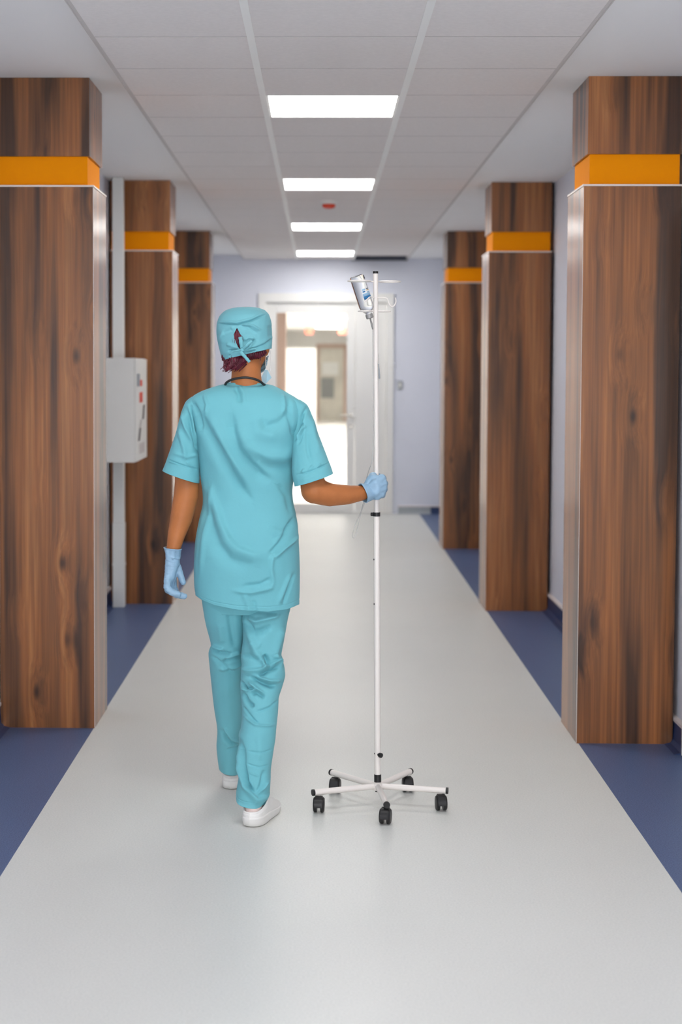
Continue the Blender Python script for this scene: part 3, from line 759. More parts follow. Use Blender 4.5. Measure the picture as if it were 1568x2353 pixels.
# trousers: seat and two legs in one garment
seat = [((462, 1240), (672, 1240), 5.56, .118, .11), ((460, 1320), (672, 1320), 5.56, .120, .115), ((463, 1372), (669, 1376), 5.555, .112, .11), ((470, 1405), (665, 1405), 5.55, .09, .095)]
Vs, _ = surf(seat, 160, 5, .85, (), .001, seed=11)
tr = MB(PO); put(tr, Vs, cap0=True, cap1=True)
ll = [((463, 1340), (572, 1340), 5.57, .11, .11), ((465, 1378), (570, 1385), 5.57, .105, .10), ((472, 1425), (566, 1430), 5.58, .098, .095), ((483, 1468), (562, 1472), 5.60, .088, .09),
      ((485, 1480), (561, 1484), 5.605, .086, .088), ((479, 1500), (560, 1505), 5.62, .086, .088), ((482, 1530), (559, 1535), 5.64, .082, .085), ((486, 1575), (560, 1580), 5.67, .080, .08), ((493, 1632), (560, 1636), 5.71, .078, .078),
      ((499, 1675), (559, 1680), 5.735, .076, .076), ((497.5, 1712), (558, 1715), 5.76, .076, .078), ((500, 1740), (556, 1745), 5.775, .076, .080), ((503, 1760), (555, 1770), 5.785, .074, .08)]
llf = [([(484, 1496), (505, 1504), (530, 1506)], 4, -7, 1.6), ([(484, 1490), (515, 1494)], 4, 5), ([(510, 1526), (535, 1520), (556, 1512)], 4, -7, 1.5), ([(515, 1515), (550, 1504)], 4, 4),
       ([(484, 1513), (508, 1530), (535, 1553)], 3.5, -4, 1.4), ([(500, 1545), (540, 1540), (558, 1532)], 5, 4), ([(528, 1400), (532, 1440), (540, 1490)], 8, -5),
       ([(502, 1700), (515, 1726), (540, 1742)], 4, -7, 1.5), ([(510, 1695), (528, 1725), (550, 1738)], 4, 5), ([(514, 1751), (535, 1748), (555, 1744)], 3, -4, 1.5), ([(505, 1430), (510, 1480)], 8, 3), ([(520, 1580), (524, 1680)], 7, 2)]
Vll, Nll = surf(ll, 140, 8, .92, llf, .0016, seed=13)
def sag(V, drop_px, Y, rows=26):
    """back of the hem hangs lower than the front"""
    n = V.shape[1]; t = np.linspace(0, 2*PI, n, endpoint=False)
    for i in range(1, rows+1):
        V[-i, :, 2] -= px(drop_px, Y)*np.clip(np.sin(t), -.4, 1)*((rows-i+1)/rows)
sag(Vll, 5, 5.78); put(tr, Vll)
rl = [((556, 1340), (672, 1340), 5.55, .11, .11), ((556, 1378), (669, 1385), 5.55, .108, .10), ((559, 1425), (660, 1428), 5.54, .098, .095), ((558, 1470), (652, 1472), 5.53, .090, .09),
      ((554, 1508), (646, 1508), 5.52, .088, .088), ((556, 1528), (653, 1530), 5.51, .090, .088), ((554, 1550), (655, 1552), 5.50, .088, .086), ((552.5, 1575), (648, 1578), 5.485, .084, .084), ((554, 1600), (641, 1602), 5.47, .082, .082),
      ((556, 1640), (638.5, 1640), 5.45, .080, .08), ((553, 1672), (635, 1675), 5.43, .078, .078), ((548, 1688), (633, 1697), 5.42, .078, .078), ((550, 1730), (627.5, 1730), 5.40, .076, .077), ((551, 1765), (622.5, 1765), 5.385, .074, .077),
      ((548, 1790), (621.5, 1795), 5.375, .076, .080), ((543, 1818), (620, 1820), 5.365, .078, .082), ((543, 1831), (617, 1839), 5.36, .078, .084)]
rlf = [([(566, 1422), (582, 1445), (600, 1444), (625, 1432)], 6, -7, 1.5), ([(566, 1412), (590, 1422), (645, 1408)], 6, 6), ([(560, 1410), (575, 1450), (590, 1490), (610, 1515)], 6, 6, 1.6), ([(570, 1400), (600, 1400), (640, 1404)], 6, -4),
       ([(650, 1440), (640, 1475), (630, 1505)], 6, 5, 1.6), ([(608, 1496), (618, 1512), (628, 1526)], 4.5, -9, 1.5), ([(604, 1508), (612, 1528)], 4, 6), ([(630, 1498), (642, 1516), (648, 1528)], 5, 6),
       ([(596, 1541), (620, 1530), (645, 1524)], 4, -10, 1.6), ([(600, 1532), (622, 1520), (642, 1514)], 4, 7), ([(575, 1546), (600, 1554), (636, 1567)], 4.5, -10, 1.5), ([(596, 1546), (620, 1554), (645, 1556)], 4, 8),
       ([(575, 1556), (590, 1568), (610, 1582)], 4, 7), ([(557, 1560), (570, 1572), (588, 1569)], 3, -7, 1.4), ([(578, 1581), (592, 1577), (612, 1588)], 4, -6, 1.4), ([(562, 1583), (572, 1598), (588, 1608)], 4, -7, 1.4),
       ([(557, 1575), (575, 1574), (590, 1572)], 3.5, 5), ([(562, 1612), (585, 1634), (600, 1645)], 3, -3), ([(562, 1630), (590, 1645), (635, 1650)], 3, 3), ([(592, 1618), (625, 1610), (640, 1600)], 3, -3),
       ([(556, 1535), (580, 1532), (610, 1528)], 5, 5), ([(558, 1505), (575, 1500), (600, 1510)], 5, -4),
       ([(556, 1684), (562, 1700), (563, 1730), (572, 1765), (590, 1788)], 5, -10, 1.5), ([(552, 1695), (556, 1740), (570, 1775), (596, 1797), (619, 1798)], 3.5, 9, 1.8), ([(594, 1790), (610, 1778), (620, 1765)], 4, 5), ([(596, 1792), (606, 1770), (612, 1740)], 5, -4),
       ([(548, 1808), (575, 1815), (595, 1822)], 6, 4), ([(590, 1822), (612, 1815), (619, 1806)], 5, -5), ([(595, 1835), (618, 1832)], 4, 3), ([(575, 1700), (605, 1703), (630, 1701)], 2.2, -1.6), ([(572, 1726), (600, 1733), (622, 1732)], 2.2, -1.6), ([(580, 1745), (600, 1752)], 2.2, 1.6),
       ([(580, 1470), (600, 1480)], 9, 3), ([(600, 1660), (602, 1720)], 8, 2)]
Vrl, Nrl = surf(rl, 200, 11, .92, rlf, .0016, seed=17)
sag(Vrl, 9, 5.36, 30)
for d in (13, 14): Vrl[-d] -= Nrl[-d]*.0012
put(tr, Vrl)
thick(tr.build('trousers', mScrub, per, smooth=True), .0016)

# surgical cap with an open back, hair showing through it
capr = [((513, 828), (624.5, 801), HY-.005, .094, .10), ((508, 815), (626, 789), HY-.003, .099, .105), ((503, 796), (627, 776), HY, .099, .11), ((497.5, 768), (626, 756), HY, .103, .112),
        ((498.5, 745), (623.5, 738), HY, .100, .11), ((505, 727), (618.5, 723), HY, .090, .10), ((518, 714.5), (609, 713), HY, .070, .08), ((536, 708), (594, 707.5), HY, .045, .05), ((555, 706), (577, 705.5), HY, .018, .02)]
cf = [([(500, 742), (520, 744), (545.6, 745.5), (575, 738), (609, 722)], 1.6, -3.5, 1.4), ([(502, 739), (545, 741), (580, 732), (606, 718)], 2.5, 1.8),
      ([(548, 748), (570, 751), (592, 765)], 3, -2.5, 1.5), ([(556, 746), (580, 748), (600, 760)], 3, 2.5), ([(512, 765), (525, 760), (535, 755)], 4, -2.5), ([(503, 780), (515, 765), (540, 750)], 5, 2.5),
      ([(524, 805), (540, 804), (550, 803)], 2, -4, 1.5), ([(526, 815), (530, 820)], 2, -3), ([(565, 806), (590, 800), (612, 790), (624, 778)], 3, -3.5, 1.5), ([(562, 800), (580, 788), (588, 780)], 3, -3, 1.4),
      ([(566, 812), (590, 807), (618, 798)], 3, 2.5), ([(580, 808), (584, 814)], 1.6, -2), ([(588, 806), (592, 812)], 1.6, -2), ([(620, 745), (622, 775)], 6, -2), ([(560, 782), (572, 776), (586, 778)], 4, 3), ([(520, 790), (535, 796), (548, 800)], 4, 3), ([(512, 755), (508, 790)], 6, 2)]
FOLD_Y = 5.47
Vc, Nc = surf(capr, 320, 26, .95, cf, .0008, seed=21, nfreq=(30, 30, 30))
hole = [at(x, y, 5.467) for x, y in ((545.2, 753), (541, 761), (537, 769), (540, 780), (544, 790), (550.5, 802), (553, 802), (556, 795), (559.5, 785), (558.6, 776), (552, 767), (548, 759))]
HX = [(p.x, p.z) for p in hole]
def inpoly(x, z):
    c = False; j = len(HX)-1
    for i in range(len(HX)):
        if (HX[i][1] > z) != (HX[j][1] > z) and x < (HX[j][0]-HX[i][0])*(z-HX[i][1])/(HX[j][1]-HX[i][1])+HX[i][0]: c = not c
        j = i
    return c
FAMP = 1.5
mc, nc = Vc.shape[:2]
for k in range(nc):
    sn = math.sin(2*PI*k/nc)
    if sn < 0:
        for i in range(mc):
            Vc[i, k, 2] += .062*(-sn)**1.3*max(0, 1-i/(mc*.45))
skip = np.zeros((mc, nc), bool)
for i in range(mc-1):
    for k in range(nc):
        v = Vc[i, k]
        if v[1] < 5.5 and inpoly(v[0], v[2]): skip[i, k] = True
FOLD_Y = 5.5
used = np.zeros((mc, nc), int); cut = np.zeros((mc, nc), int)
for i in range(mc-1):
    for k in range(nc):
        for a_, b_ in ((i, k), (i, (k+1) % nc), (i+1, (k+1) % nc), (i+1, k)):
            if skip[i, k]: cut[a_, b_] = 1
            else: used[a_, b_] = 1
for i, k in zip(*np.where((used > 0) & (cut > 0))):
    best = None
    for j in range(len(HX)):
        (ax1, az1), (bx1, bz1) = HX[j-1], HX[j]; ux, uz = bx1-ax1, bz1-az1
        t_ = max(0, min(1, ((Vc[i, k, 0]-ax1)*ux+(Vc[i, k, 2]-az1)*uz)/(ux*ux+uz*uz)))
        d_ = math.hypot(Vc[i, k, 0]-ax1-t_*ux, Vc[i, k, 2]-az1-t_*uz)
        if best is None or d_ < best[0]: best = (d_, ax1+t_*ux, az1+t_*uz)
    Vc[i, k, 0], Vc[i, k, 2] = best[1], best[2]
mb = MB(PO); put(mb, Vc, cap1=True, skip=skip)
cap = thick(mb.build('surgical_cap', mCap, per, smooth=True), .0018, -1)
def strip(mb, pts, wpx, Y, t=.0012):
    """fabric ribbon through photo points, lying roughly in the plane facing back"""
    P = bez([at(a, b, y) for a, b, y in pts], 6); V = []; n = len(P); w = px(wpx, Y)/2
    for i, p in enumerate(P):
        tdir = (P[min(i+1, n-1)]-P[max(i-1, 0)]).normalized(); sd = Vector((-tdir.z, 0, tdir.x)).normalized()
        for s, dy in ((-1, -t), (1, -t), (1, t), (-1, t)): V.append(p+sd*s*w*(1+.08*math.sin(i*1.1))+Vector((0, dy-.002*math.cos(s*1.2), 0)))
    Fc = [(0, 3, 2, 1), tuple(4*(n-1)+k for k in range(4))]
    for i in range(n-1):
        for k in range(4): Fc.append((i*4+k, i*4+(k+1) % 4, (i+1)*4+(k+1) % 4, (i+1)*4+k))
    mb.add(V, Fc)
tie = MB(PO)
strip(tie, [(552.5, 774, 5.455), (554, 784, 5.45), (556.5, 800, 5.452)], 9, 5.45)
strip(tie, [(558, 803, 5.446), (565, 796, 5.436), (572, 789, 5.434), (579, 783, 5.44)], 6.5, 5.45)
strip(tie, [(579, 785, 5.443), (575, 794, 5.440), (566, 802, 5.446), (559, 805, 5.448)], 7, 5.45)
strip(tie, [(553, 806, 5.446), (557, 813, 5.440), (564, 820, 5.438)], 7.5, 5.45)
strip(tie, [(561, 817, 5.438), (567, 824, 5.436), (574, 832, 5.437)], 7, 5.45)
strip(tie, [(534, 808, 5.463), (543, 806, 5.454), (553, 804, 5.448)], 4, 5.45)
strip(tie, [(561, 806, 5.448), (574, 803, 5.452), (588, 801, 5.462)], 4.5, 5.45)
tie.ell(at(557, 804, 5.446), .0065, .005, .0065, None, 16, 10)
tie.build('cap_tie', mCap, cap, smooth=True)

# hair: under-layer, nape roll and loose strands
mb = MB(PO)
mb.ell(hp(0, -.010, .008), .0755, .0925, .096, TURN, 32, 24)
bodychain(mb, [(548, 812, 5.510, 20), (540, 828, 5.490, 13), (530, 840, 5.480, 9), (521, 848, 5.474, 4)], 16)
bodychain(mb, [(560, 812, 5.507, 18), (556, 828, 5.490, 12), (545, 843, 5.480, 7)], 16)
bodychain(mb, [(520, 820, 5.53, 12), (524, 832, 5.51, 8)], 14)
bodychain(mb, [(575, 814, 5.495, 13), (592, 813, 5.503, 12), (603, 808, 5.520, 11)], 16)
hair = link('hair', remeshed(mb, 'hair', .0025, 2), mHair, per)
for v in hair.data.vertices:
    p = v.co; d = .0016*math.sin(p.x*900+p.z*240+3*math.sin(p.z*90))+.0008*math.sin(p.x*1900+p.z*300); v.co = p+v.normal*d
mb = MB(PO); rnd = random.Random(5)
for i in range(78):
    x0 = rnd.uniform(528, 568); y0 = rnd.uniform(815, 832); k = rnd.random()
    if i < 60: y0 += 6; pts = [(x0, y0, 5.478), (x0-8-8*k, y0+10+4*k, 5.470), (x0-12-12*k, y0+12+9*k, 5.470+.01*k)]
    elif i < 75: x0 = rnd.uniform(515, 524); pts = [(x0, 822, 5.51), (x0-1, 836, 5.50), (x0-3+6*k, 846+6*k, 5.50)]
    else: x0 = rnd.uniform(568, 606); pts = [(x0, 812, 5.486+.001*(x0-568)), (x0-3, 820, 5.484+.001*(x0-568)), (x0-6+4*k, 826+5*k, 5.490+.001*(x0-568))]
    mb.tube(bez([at(*q_) for q_ in pts], 4), [.0011]*8+[.0003], 5)
mb.build('strands', mHair, hair, smooth=True)['kind'] = 'stuff'

# mask pulled down under the chin, with ear loops
mb = MB(PO)
V = []; nu_, nv_ = 44, 12
for i in range(nu_+1):
    a_ = math.radians(-62+ (i/nu_)*124)            # around the chin, 0 = front of the face
    for j in range(nv_+1):
        t_ = j/nv_; rr = 1+.04*math.sin(t_*PI*6)*(.3+.7*math.cos(a_))
        edge = abs(a_)/math.radians(62); hgt = .052*(1-.45*edge**3)
        V.append(hp(.064*math.sin(a_)*rr*(1-.12*t_), .022+.078*math.cos(a_)*rr*(1-.10*t_), -.070-hgt*t_+.012*edge))
Fc = [(i*(nv_+1)+j, i*(nv_+1)+j+1, (i+1)*(nv_+1)+j+1, (i+1)*(nv_+1)+j) for i in range(nu_) for j in range(nv_)]
mb.add(V, Fc)
# side flap that shows beside the neck
fl = [at(*q_) for q_ in ((609.5, 849, 5.545), (615, 851, 5.54), (624, 868, 5.55), (612, 880, 5.545), (603, 879, 5.55), (602, 866, 5.55))]
mb.add(fl+[p+Vector((0, .012, 0)) for p in fl], [(0, 1, 2, 3, 4, 5), (11, 10, 9, 8, 7, 6)]+[(i, (i+1) % 6, (i+1) % 6+6, i+6) for i in range(6)])
mask = thick(mb.build('face_mask', mMask, per, smooth=False), .0014, 0)
mb = MB(PO)
mb.tube(bez([at(612, 812, 5.552), at(611, 830, 5.548), at(612, 850, 5.544)], 6), .0013, 8)
mb.tube(bez([at(620.5, 806, 5.57), at(622.5, 828, 5.562), at(621, 852, 5.555)], 6), .0013, 8)
mb.build('ear_loop', mCord, mask, smooth=True)

# gloves: palm and five fingers each, with a flared cuff
def handchain(mb, L, n=14): mb.chain([at(a, b, Y) for a, b, Y, r in L], [r for a, b, Y, r in L], n)
mb = MB(PO)
handchain(mb, [(397, 1276, 5.507, .0235), (394.5, 1300, 5.502, .0235), (390, 1326, 5.49, .018)])
handchain(mb, [(398, 1280, 5.52, .022), (397, 1305, 5.522, .020), (393, 1330, 5.520, .0165)])
handchain(mb, [(397, 1290, 5.54, .020), (398, 1310, 5.545, .018), (396, 1328, 5.548, .0155)])
handchain(mb, [(386, 1328, 5.480, .0135), (384, 1350, 5.474, .0118), (394, 1361, 5.474, .0108), (410, 1366, 5.477, .0098)])           # little finger, nearest
handchain(mb, [(389, 1330, 5.500, .014), (386, 1355, 5.496, .0125), (402, 1364, 5.494, .0115), (424, 1370, 5.496, .0098)])           # ring finger
handchain(mb, [(393, 1331, 5.520, .014), (391, 1357, 5.520, .0125), (406, 1367, 5.520, .0112), (423, 1371, 5.520, .0095)])            # middle finger
handchain(mb, [(397, 1330, 5.542, .0135), (399, 1350, 5.546, .012), (406, 1362, 5.546, .0108), (418, 1370, 5.546, .0092)])            # index finger
handchain(mb, [(400, 1290, 5.530, .017), (408, 1306, 5.525, .0145), (415, 1323, 5.520, .0115), (421, 1338, 5.518, .0095)])            # thumb
me = remeshed(mb, 'glove', .0022, 3)
tmpv = [tuple(v.co) for v in me.vertices]
gl = link('glove', me, mGlove, per)
def wrinkle(o, amp, f, zlim=None):
    for v in o.data.vertices:
        p = v.co*f; n_1 = mnoise.noise(Vector((p.x*.5, p.y*.5, p.z*1.6))); v.co = v.co+v.normal*amp*(1-abs(n_1)*2.2)
wrinkle(gl, .0011, 85)
cuff = [((376, 1258.5), (417, 1262), 5.508, .034, .034), ((377.5, 1263), (416, 1266), 5.508, .033, .033), ((380, 1272), (414.5, 1275), 5.508, .031, .031), ((380.5, 1285), (413, 1288), 5.510, .030, .030), ((379.5, 1300), (412, 1300), 5.512, .028, .030)]
Vg, Ng = surf(cuff, 64, 12, 1, [([(405, 1265), (408, 1278), (400, 1288)], 3, -3), ([(384, 1262), (386, 1290)], 3, 2), ([(395, 1280), (415, 1284)], 2, 3)], .0016, nfreq=(60, 60, 60), seed=31)
mb = MB(PO); put(mb, Vg); mb.tube([Vector(Vg[0, k]) for k in list(range(0, 64, 2))+[0]], .0016, 6, caps=False)
thick(mb.build('glove_cuff', mGlove, gl, smooth=True), .0008, -1)

PYY = 5.588                                             # distance of the stand pole
mb = MB(PO)
kn = [(881, 1098), (885, 1110), (884, 1123), (879, 1136)]
kY = 5.552
for (kx, ky), r in zip(kn, (.0135, .0135, .013, .012)):
    handchain(mb, [(848, 1126, 5.548, .020), ((kx+848)/2, (ky+1124)/2, 5.540, .0185), (kx-3, ky, kY, r)])
    # finger folds round the right side of the pole and back behind it
    handchain(mb, [(kx-3, ky, kY, r), (kx, ky+1.5, PYY, .0115), (kx-9, ky+3, PYY+.024, .0108), (862, ky+2, PYY+.030, .0102), (854, ky+1, PYY+.018, .0092)])
handchain(mb, [(846, 1118, 5.552, .018), (852, 1103, 5.556, .0155), (857, 1094, 5.570, .0135), (864, 1092, 5.604, .0115), (876, 1096, 5.618, .010)])   # thumb
handchain(mb, [(878, 1098, 5.556, .0135), (881, 1112, 5.554, .0140), (880, 1124, 5.554, .0138), (876, 1136, 5.556, .0135)]); handchain(mb, [(881, 1104, 5.572, .0120), (883, 1118, 5.574, .0122), (880, 1132, 5.574, .0120)])
handchain(mb, [(858, 1100, 5.553, .0165), (872, 1104, 5.548, .0165)]); handchain(mb, [(856, 1136, 5.553, .0185), (868, 1138, 5.550, .0165)])
gr = link('glove', remeshed(mb, 'glove', .0022, 4), mGlove, per); wrinkle(gr, .0006, 60)
mb = MB(PO); V = []
ax = (at(848, 1128, 5.55)-at(800, 1137, 5.51)).normalized(); upv = Vector((.12, 0, 1)); upv = (upv-ax*upv.dot(ax)).normalized(); sv = ax.cross(upv)
c0 = at(836.5, 1133, 5.538); prof = [(-.004, .0335), (-.0015, .0350), (.001, .0340), (.008, .0320), (.018, .0300), (.03, .0275)]; n = 48
for t_, r_ in prof:
    for k in range(n):
        a_ = 2*PI*k/n; w_ = 1+.03*math.sin(3*a_+1)+.02*math.sin(5*a_)
        V.append(c0+ax*(t_+.006*math.cos(a_)*-1)+upv*math.cos(a_)*r_*w_+sv*math.sin(a_)*r_*.92*w_)
mb.add(V, [(i*n+k, i*n+(k+1) % n, (i+1)*n+(k+1) % n, (i+1)*n+k) for i in range(len(prof)-1) for k in range(n)])
mb.tube([V[k] for k in list(range(0, n, 2))+[0]], .0018, 8, caps=False)
thick(mb.build('glove_cuff', mGlove, gr, smooth=True), .0008, -1)

# clogs and socks
def clog(heel, ang, name='clog', tilt=0):
    """heel: floor point at the back of the heel; ang: heading from straight ahead, to the right"""
    o = Vector(heel); d = Vector((math.sin(ang), math.cos(ang), 0)); s = Vector((d.y, -d.x, 0))
    L_ = .262
    prof = [(0, .0), (.004, .016), (.012, .026), (.03, .035), (.06, .0395), (.10, .0385), (.14, .041), (.18, .0465), (.21, .047), (.235, .041), (.25, .030), (.259, .015), (.262, 0)]
    ts = [p[0] for p in prof]; ws = [p[1] for p in prof]
    def outline(k, n=72):
        out = []
        for i in range(n):
            a_ = 2*PI*i/n; t_ = L_/2-L_/2*math.cos(a_); sg = 1 if math.sin(a_) >= 0 else -1
            w_ = np.interp(t_, ts, ws); bow = .006*math.sin(PI*t_/L_)
            out.append((t_, sg*w_+bow))
        return out
    OL = outline(0); n = len(OL)
    def P3(t_, w_, z): return o+d*t_+s*w_+Vector((0, 0, z+tilt*t_))
    mb = MB(PO)
    # sole with a ledge
    lev = [(0, .90), (.004, .97), (.016, 1.01), (.028, 1.03), (.031, 1.03), (.034, .99)]
    V = []
    for z, k in lev:
        for t_, w_ in OL:
            zz = z*(1-.30*np.clip((t_-.08)/.12, 0, 1)) ; toe = .012*np.clip((t_-.2)/.06, 0, 1)**2
            V.append(P3((t_-L_/2)*k+L_/2, w_*k, zz+toe+(0.001)))
    Fc = [tuple(range(n-1, -1, -1)), tuple((len(lev)-1)*n+k for k in range(n))]
    for i in range(len(lev)-1):
        for k in range(n): Fc.append((i*n+k, i*n+(k+1) % n, (i+1)*n+(k+1) % n, (i+1)*n+k))
    mb.add(V, Fc)
    sole = mb
    root = sole.build(name, mClog, per, smooth=True)
    # upper: heel cup wall rising into a closed toe
    up = MB(PO); V = []; rows = 14
    for j in range(rows+1):
        u = j/rows
        for t_, w_ in OL:
            hcup = .052+.036*np.clip(t_/.10, 0, 1)**1.3
            f = np.clip((t_-.095)/.035, 0, 1); f = f*f*(3-2*f)
            base = .031*(1-.30*np.clip((t_-.08)/.12, 0, 1))+.012*np.clip((t_-.2)/.06, 0, 1)**2
            # heel part: straight wall; toe part: dome closing over the foot
            wallk = 1-.05*u+.02*math.sin(u*PI)-.012*(1 if .60 < u < .72 else 0); zw = base+(hcup-base)*u
            dome_h = np.interp(t_, [.09, .13, .18, .23, .262], [.092, .088, .070, .050, .034])
            kd = math.cos(u*PI/2*.995); zd = base+(dome_h-base)*math.sin(u*PI/2)
            k = wallk*(1-f)+kd*f; z = zw*(1-f)+zd*f
            tt = L_/2+(t_-L_/2)*(wallk*(1-f)+(1-.10*u)*f) if t_ < .2 else L_/2+(t_-L_/2)*((1-.25*u**2))
            V.append(P3(tt, w_*k*.985, z))
    Fc = []
    for i in range(rows):
        for k in range(n): Fc.append((i*n+k, i*n+(k+1) % n, (i+1)*n+(k+1) % n, (i+1)*n+k))
    up.add(V, Fc)
    uo = thick(up.build('upper', mClog, root, smooth=True), .0035, -1)
    return o, d, s, root
o_, d_, s_, c1 = clog((-.2285, 5.266, .0), math.radians(14))
mb = MB(PO); mb.chain([o_+d_*.043+Vector((0, 0, .045)), o_+d_*.055+Vector((0, 0, .075)), o_+d_*.066+Vector((0, 0, .095))], [.029, .029, .028], 20)
mb.chain([o_+d_*.05+Vector((0, 0, .058)), o_+d_*.14+Vector((0, 0, .055)), o_+d_*.21+Vector((0, 0, .042))], [.027, .028, .016], 16)
link('sock', remeshed(mb, 'sock', .004, 2), mSock, per)
o_, d_, s_, c2 = clog((-.3195, 5.745, .0), math.radians(3))
mb = MB(PO); mb.chain([o_+d_*.043+Vector((0, 0, .045)), o_+d_*.055+Vector((0, 0, .075)), o_+d_*.066+Vector((0, 0, .095))], [.029, .029, .028], 20)
mb.chain([o_+d_*.05+Vector((0, 0, .058)), o_+d_*.14+Vector((0, 0, .055)), o_+d_*.21+Vector((0, 0, .042))], [.027, .028, .016], 16)
link('sock', remeshed(mb, 'sock', .004, 2), mSock, per)

# stethoscope hung round the neck
st0 = at(565, 880, 5.50)
t = empty('stethoscope', st0, label="black stethoscope tube hung around the nurse's neck above the teal collar", cat='stethoscope')
mb = MB(st0)
back_ = [at(*q_) for q_ in ((518, 884, 5.515), (522, 878, 5.490), (533, 872.5, 5.474), (548, 869, 5.466), (566, 867.5, 5.463), (585, 871, 5.467), (597, 876, 5.480), (607, 884, 5.508))]
lft = [at(*q_) for q_ in ((508, 925, 5.668), (506, 900, 5.655), (514, 890, 5.62), (519, 888, 5.57))]
rgt = [at(*q_) for q_ in ((613, 888, 5.55), (619, 892, 5.61), (628, 905, 5.655), (627, 935, 5.672))]
mb.tube(bez(lft+back_+rgt, 8), .0042, 14); mb.build('tube', mBlackRub, t, smooth=True)
p = at(508, 925, 5.668); mb = MB(st0)
lathe(mb, (p.x, p.y+.004, p.z-.02), (0, 1, 0), [(0, .018), (.006, .021), (.009, .019), (.011, .012)]); mb.tube([p+Vector((0, 0, .002)), (p.x, p.y+.006, p.z-.012)], .0035, 10)
mb.build('chest_piece', mSteel, t, angle=.7)
p = at(627, 935, 5.672); mb = MB(st0)
for s in (-1, 1): mb.tube(bez([p, p+Vector((s*.02, .004, -.03)), p+Vector((s*.045, .006, -.09)), p+Vector((s*.03, .006, -.125))], 6), .0025, 8); mb.ell(p+Vector((s*.029, .006, -.128)), .0055, .0055, .006)
mb.build('ear_tubes', mSteel, t, smooth=True)

# ------------------------------------------------------------------ drip stand
hub = Vector((.2105, 5.560, 0))
SO = hub.copy()
st = empty('drip_stand', SO, label='white wheeled drip stand with five black casters held by the nurse', cat='drip stand')
tp = at(863.5, 626, 5.60); hz = at(867, 1806, 5.56).z
cb = Vector((hub.x, hub.y, hz))
def pol(z): t = (z-hz)/(tp.z-hz); return cb.lerp(tp, t)
zc = at(864, 1181, 5.58).z
MB(SO).tube([pol(hz-.005), pol(zc)], .0108, 24).build('lower_pole', mPole, st, angle=.8)
MB(SO).tube([pol(zc), pol(tp.z-.0)], .0085, 24).build('upper_pole', mPole, st, angle=.8)
a = pol(tp.z); MB(SO).tube([a-Vector((0, 0, .004)), a+Vector((0, 0, .004))], .0092, 20).build('top_cap', mBlack, st, angle=.8)
a = pol(zc); mb = MB(SO); mb.tube([a-Vector((0, 0, .008)), a+Vector((0, 0, .006))], .0128, 24); mb.tube([a+Vector((-.010, 0, -.001)), a+Vector((-.020, -.002, -.001))], .0065, 12)
mb.build('collar', mBlack, st, angle=.8)
for y in (1286, 1388):
    z = at(858, y, 5.57).z; a = pol(z); MB(SO).ell(a+Vector((-.0098, -.004, 0)), .002, .0035, .0035).build('snap_button', mBlack, st, smooth=True)
z = at(868, 1733, 5.56).z; a = pol(z); mb = MB(SO)
mb.tube([a+Vector((.003, -.0095, 0)), a+Vector((.008, -.017, 0))], .0052, 14); mb.tube([a+Vector((.007, -.016, 0)), a+Vector((.0125, -.022, 0))], [.0085, .0085], 18)
mb.ell(a+Vector((-.0105, -.002, .002)), .002, .003, .003)
mb.build('clamp_knob', mBlack, st, angle=.8)
z0 = at(867, 1797, 5.55).z; z1 = at(867, 1781, 5.55).z
MB(SO).tube([pol(z0-.002), pol(z1)], .0125, 24).build('foot_sleeve', mBlack, st, angle=.8)
mb = MB(SO); lathe(mb, cb, (0, 0, 1), [(-.014, .014), (-.012, .019), (.008, .0195), (.012, .014)]); mb.build('hub', mPole, st, angle=.7)
MB(SO).tube([cb+Vector((-.004, 0, -.014)), cb+Vector((-.004, 0, -.021))], .0045, 10).build('hub_bolt', mBlack, st, angle=.8)
R_ = .246
for i, ang in enumerate((-13, 59, 131, 203, 275)):
    a = math.radians(ang); d = Vector((math.cos(a), math.sin(a), 0)); e = cb+d*R_+Vector((0, 0, -.000))
    leg = MB(SO).tube([cb+d*.012, e], .0105, 18).build('leg', mPole, st, angle=.8)
    mb = MB(SO); mb.tube([e-d*.004, e+d*.0035], .0115, 18); mb.build('end_cap', mBlack, leg, angle=.8)
    p = e-d*.022
    roll = math.radians({0: 95, 1: 95, 2: 80, 3: 85, 4: 78}[i]); h = Vector((math.cos(roll), math.sin(roll), 0)); ax_ = Vector((h.y, -h.x, 0))
    top_ = p.z-.0105
    cas = MB(SO).tube([(p.x, p.y, top_-.0005), (p.x, p.y, top_-.006)], .0055, 12).build('caster', mPole, st, angle=.8)
    rw = .0265; wc = Vector((p.x, p.y, rw+.0005))+h*-.006
    MB(SO).tube([(p.x, p.y, top_-.006), (p.x, p.y, top_-.017)], .0062, 12).build('stem', mBlack, cas, angle=.8)
    for s in (-1, 1):
        mb = MB(SO); lathe(mb, wc+ax_*s*.0065, ax_*s, [(0, rw*.98), (.003, rw), (.0085, rw), (.0125, rw*.86), (.0135, rw*.5)], 28); mb.build('wheel', mBlack, cas, angle=.6)
    # hood over the wheels
    mb = MB(SO); V = []; n = 14; hh = .0125
    for s in (-1, 1):
        for rr in (rw+.0012, rw+.0042):
            for k in range(n+1):
                b_ = math.radians(-8+k*196/n); V.append(wc+h*math.cos(b_)*rr+Vector((0, 0, math.sin(b_)*rr))+ax_*s*hh)
    m = n+1; Fc = []
    for k in range(n):
        Fc += [(k, k+1, m+k+1, m+k), (2*m+k, 3*m+k, 3*m+k+1, 2*m+k+1), (k, 2*m+k, 2*m+k+1, k+1), (m+k, m+k+1, 3*m+k+1, 3*m+k)]
    Fc += [(0, m, 3*m, 2*m), (n, 2*m+n, 3*m+n, m+n)]
    mb.add(V, Fc); mb.box(wc.x-.005, wc.x+.005, wc.y-.005, wc.y+.005, .02, rw*1.9)
    mb.build('hood', mBlack, cas, angle=.5)
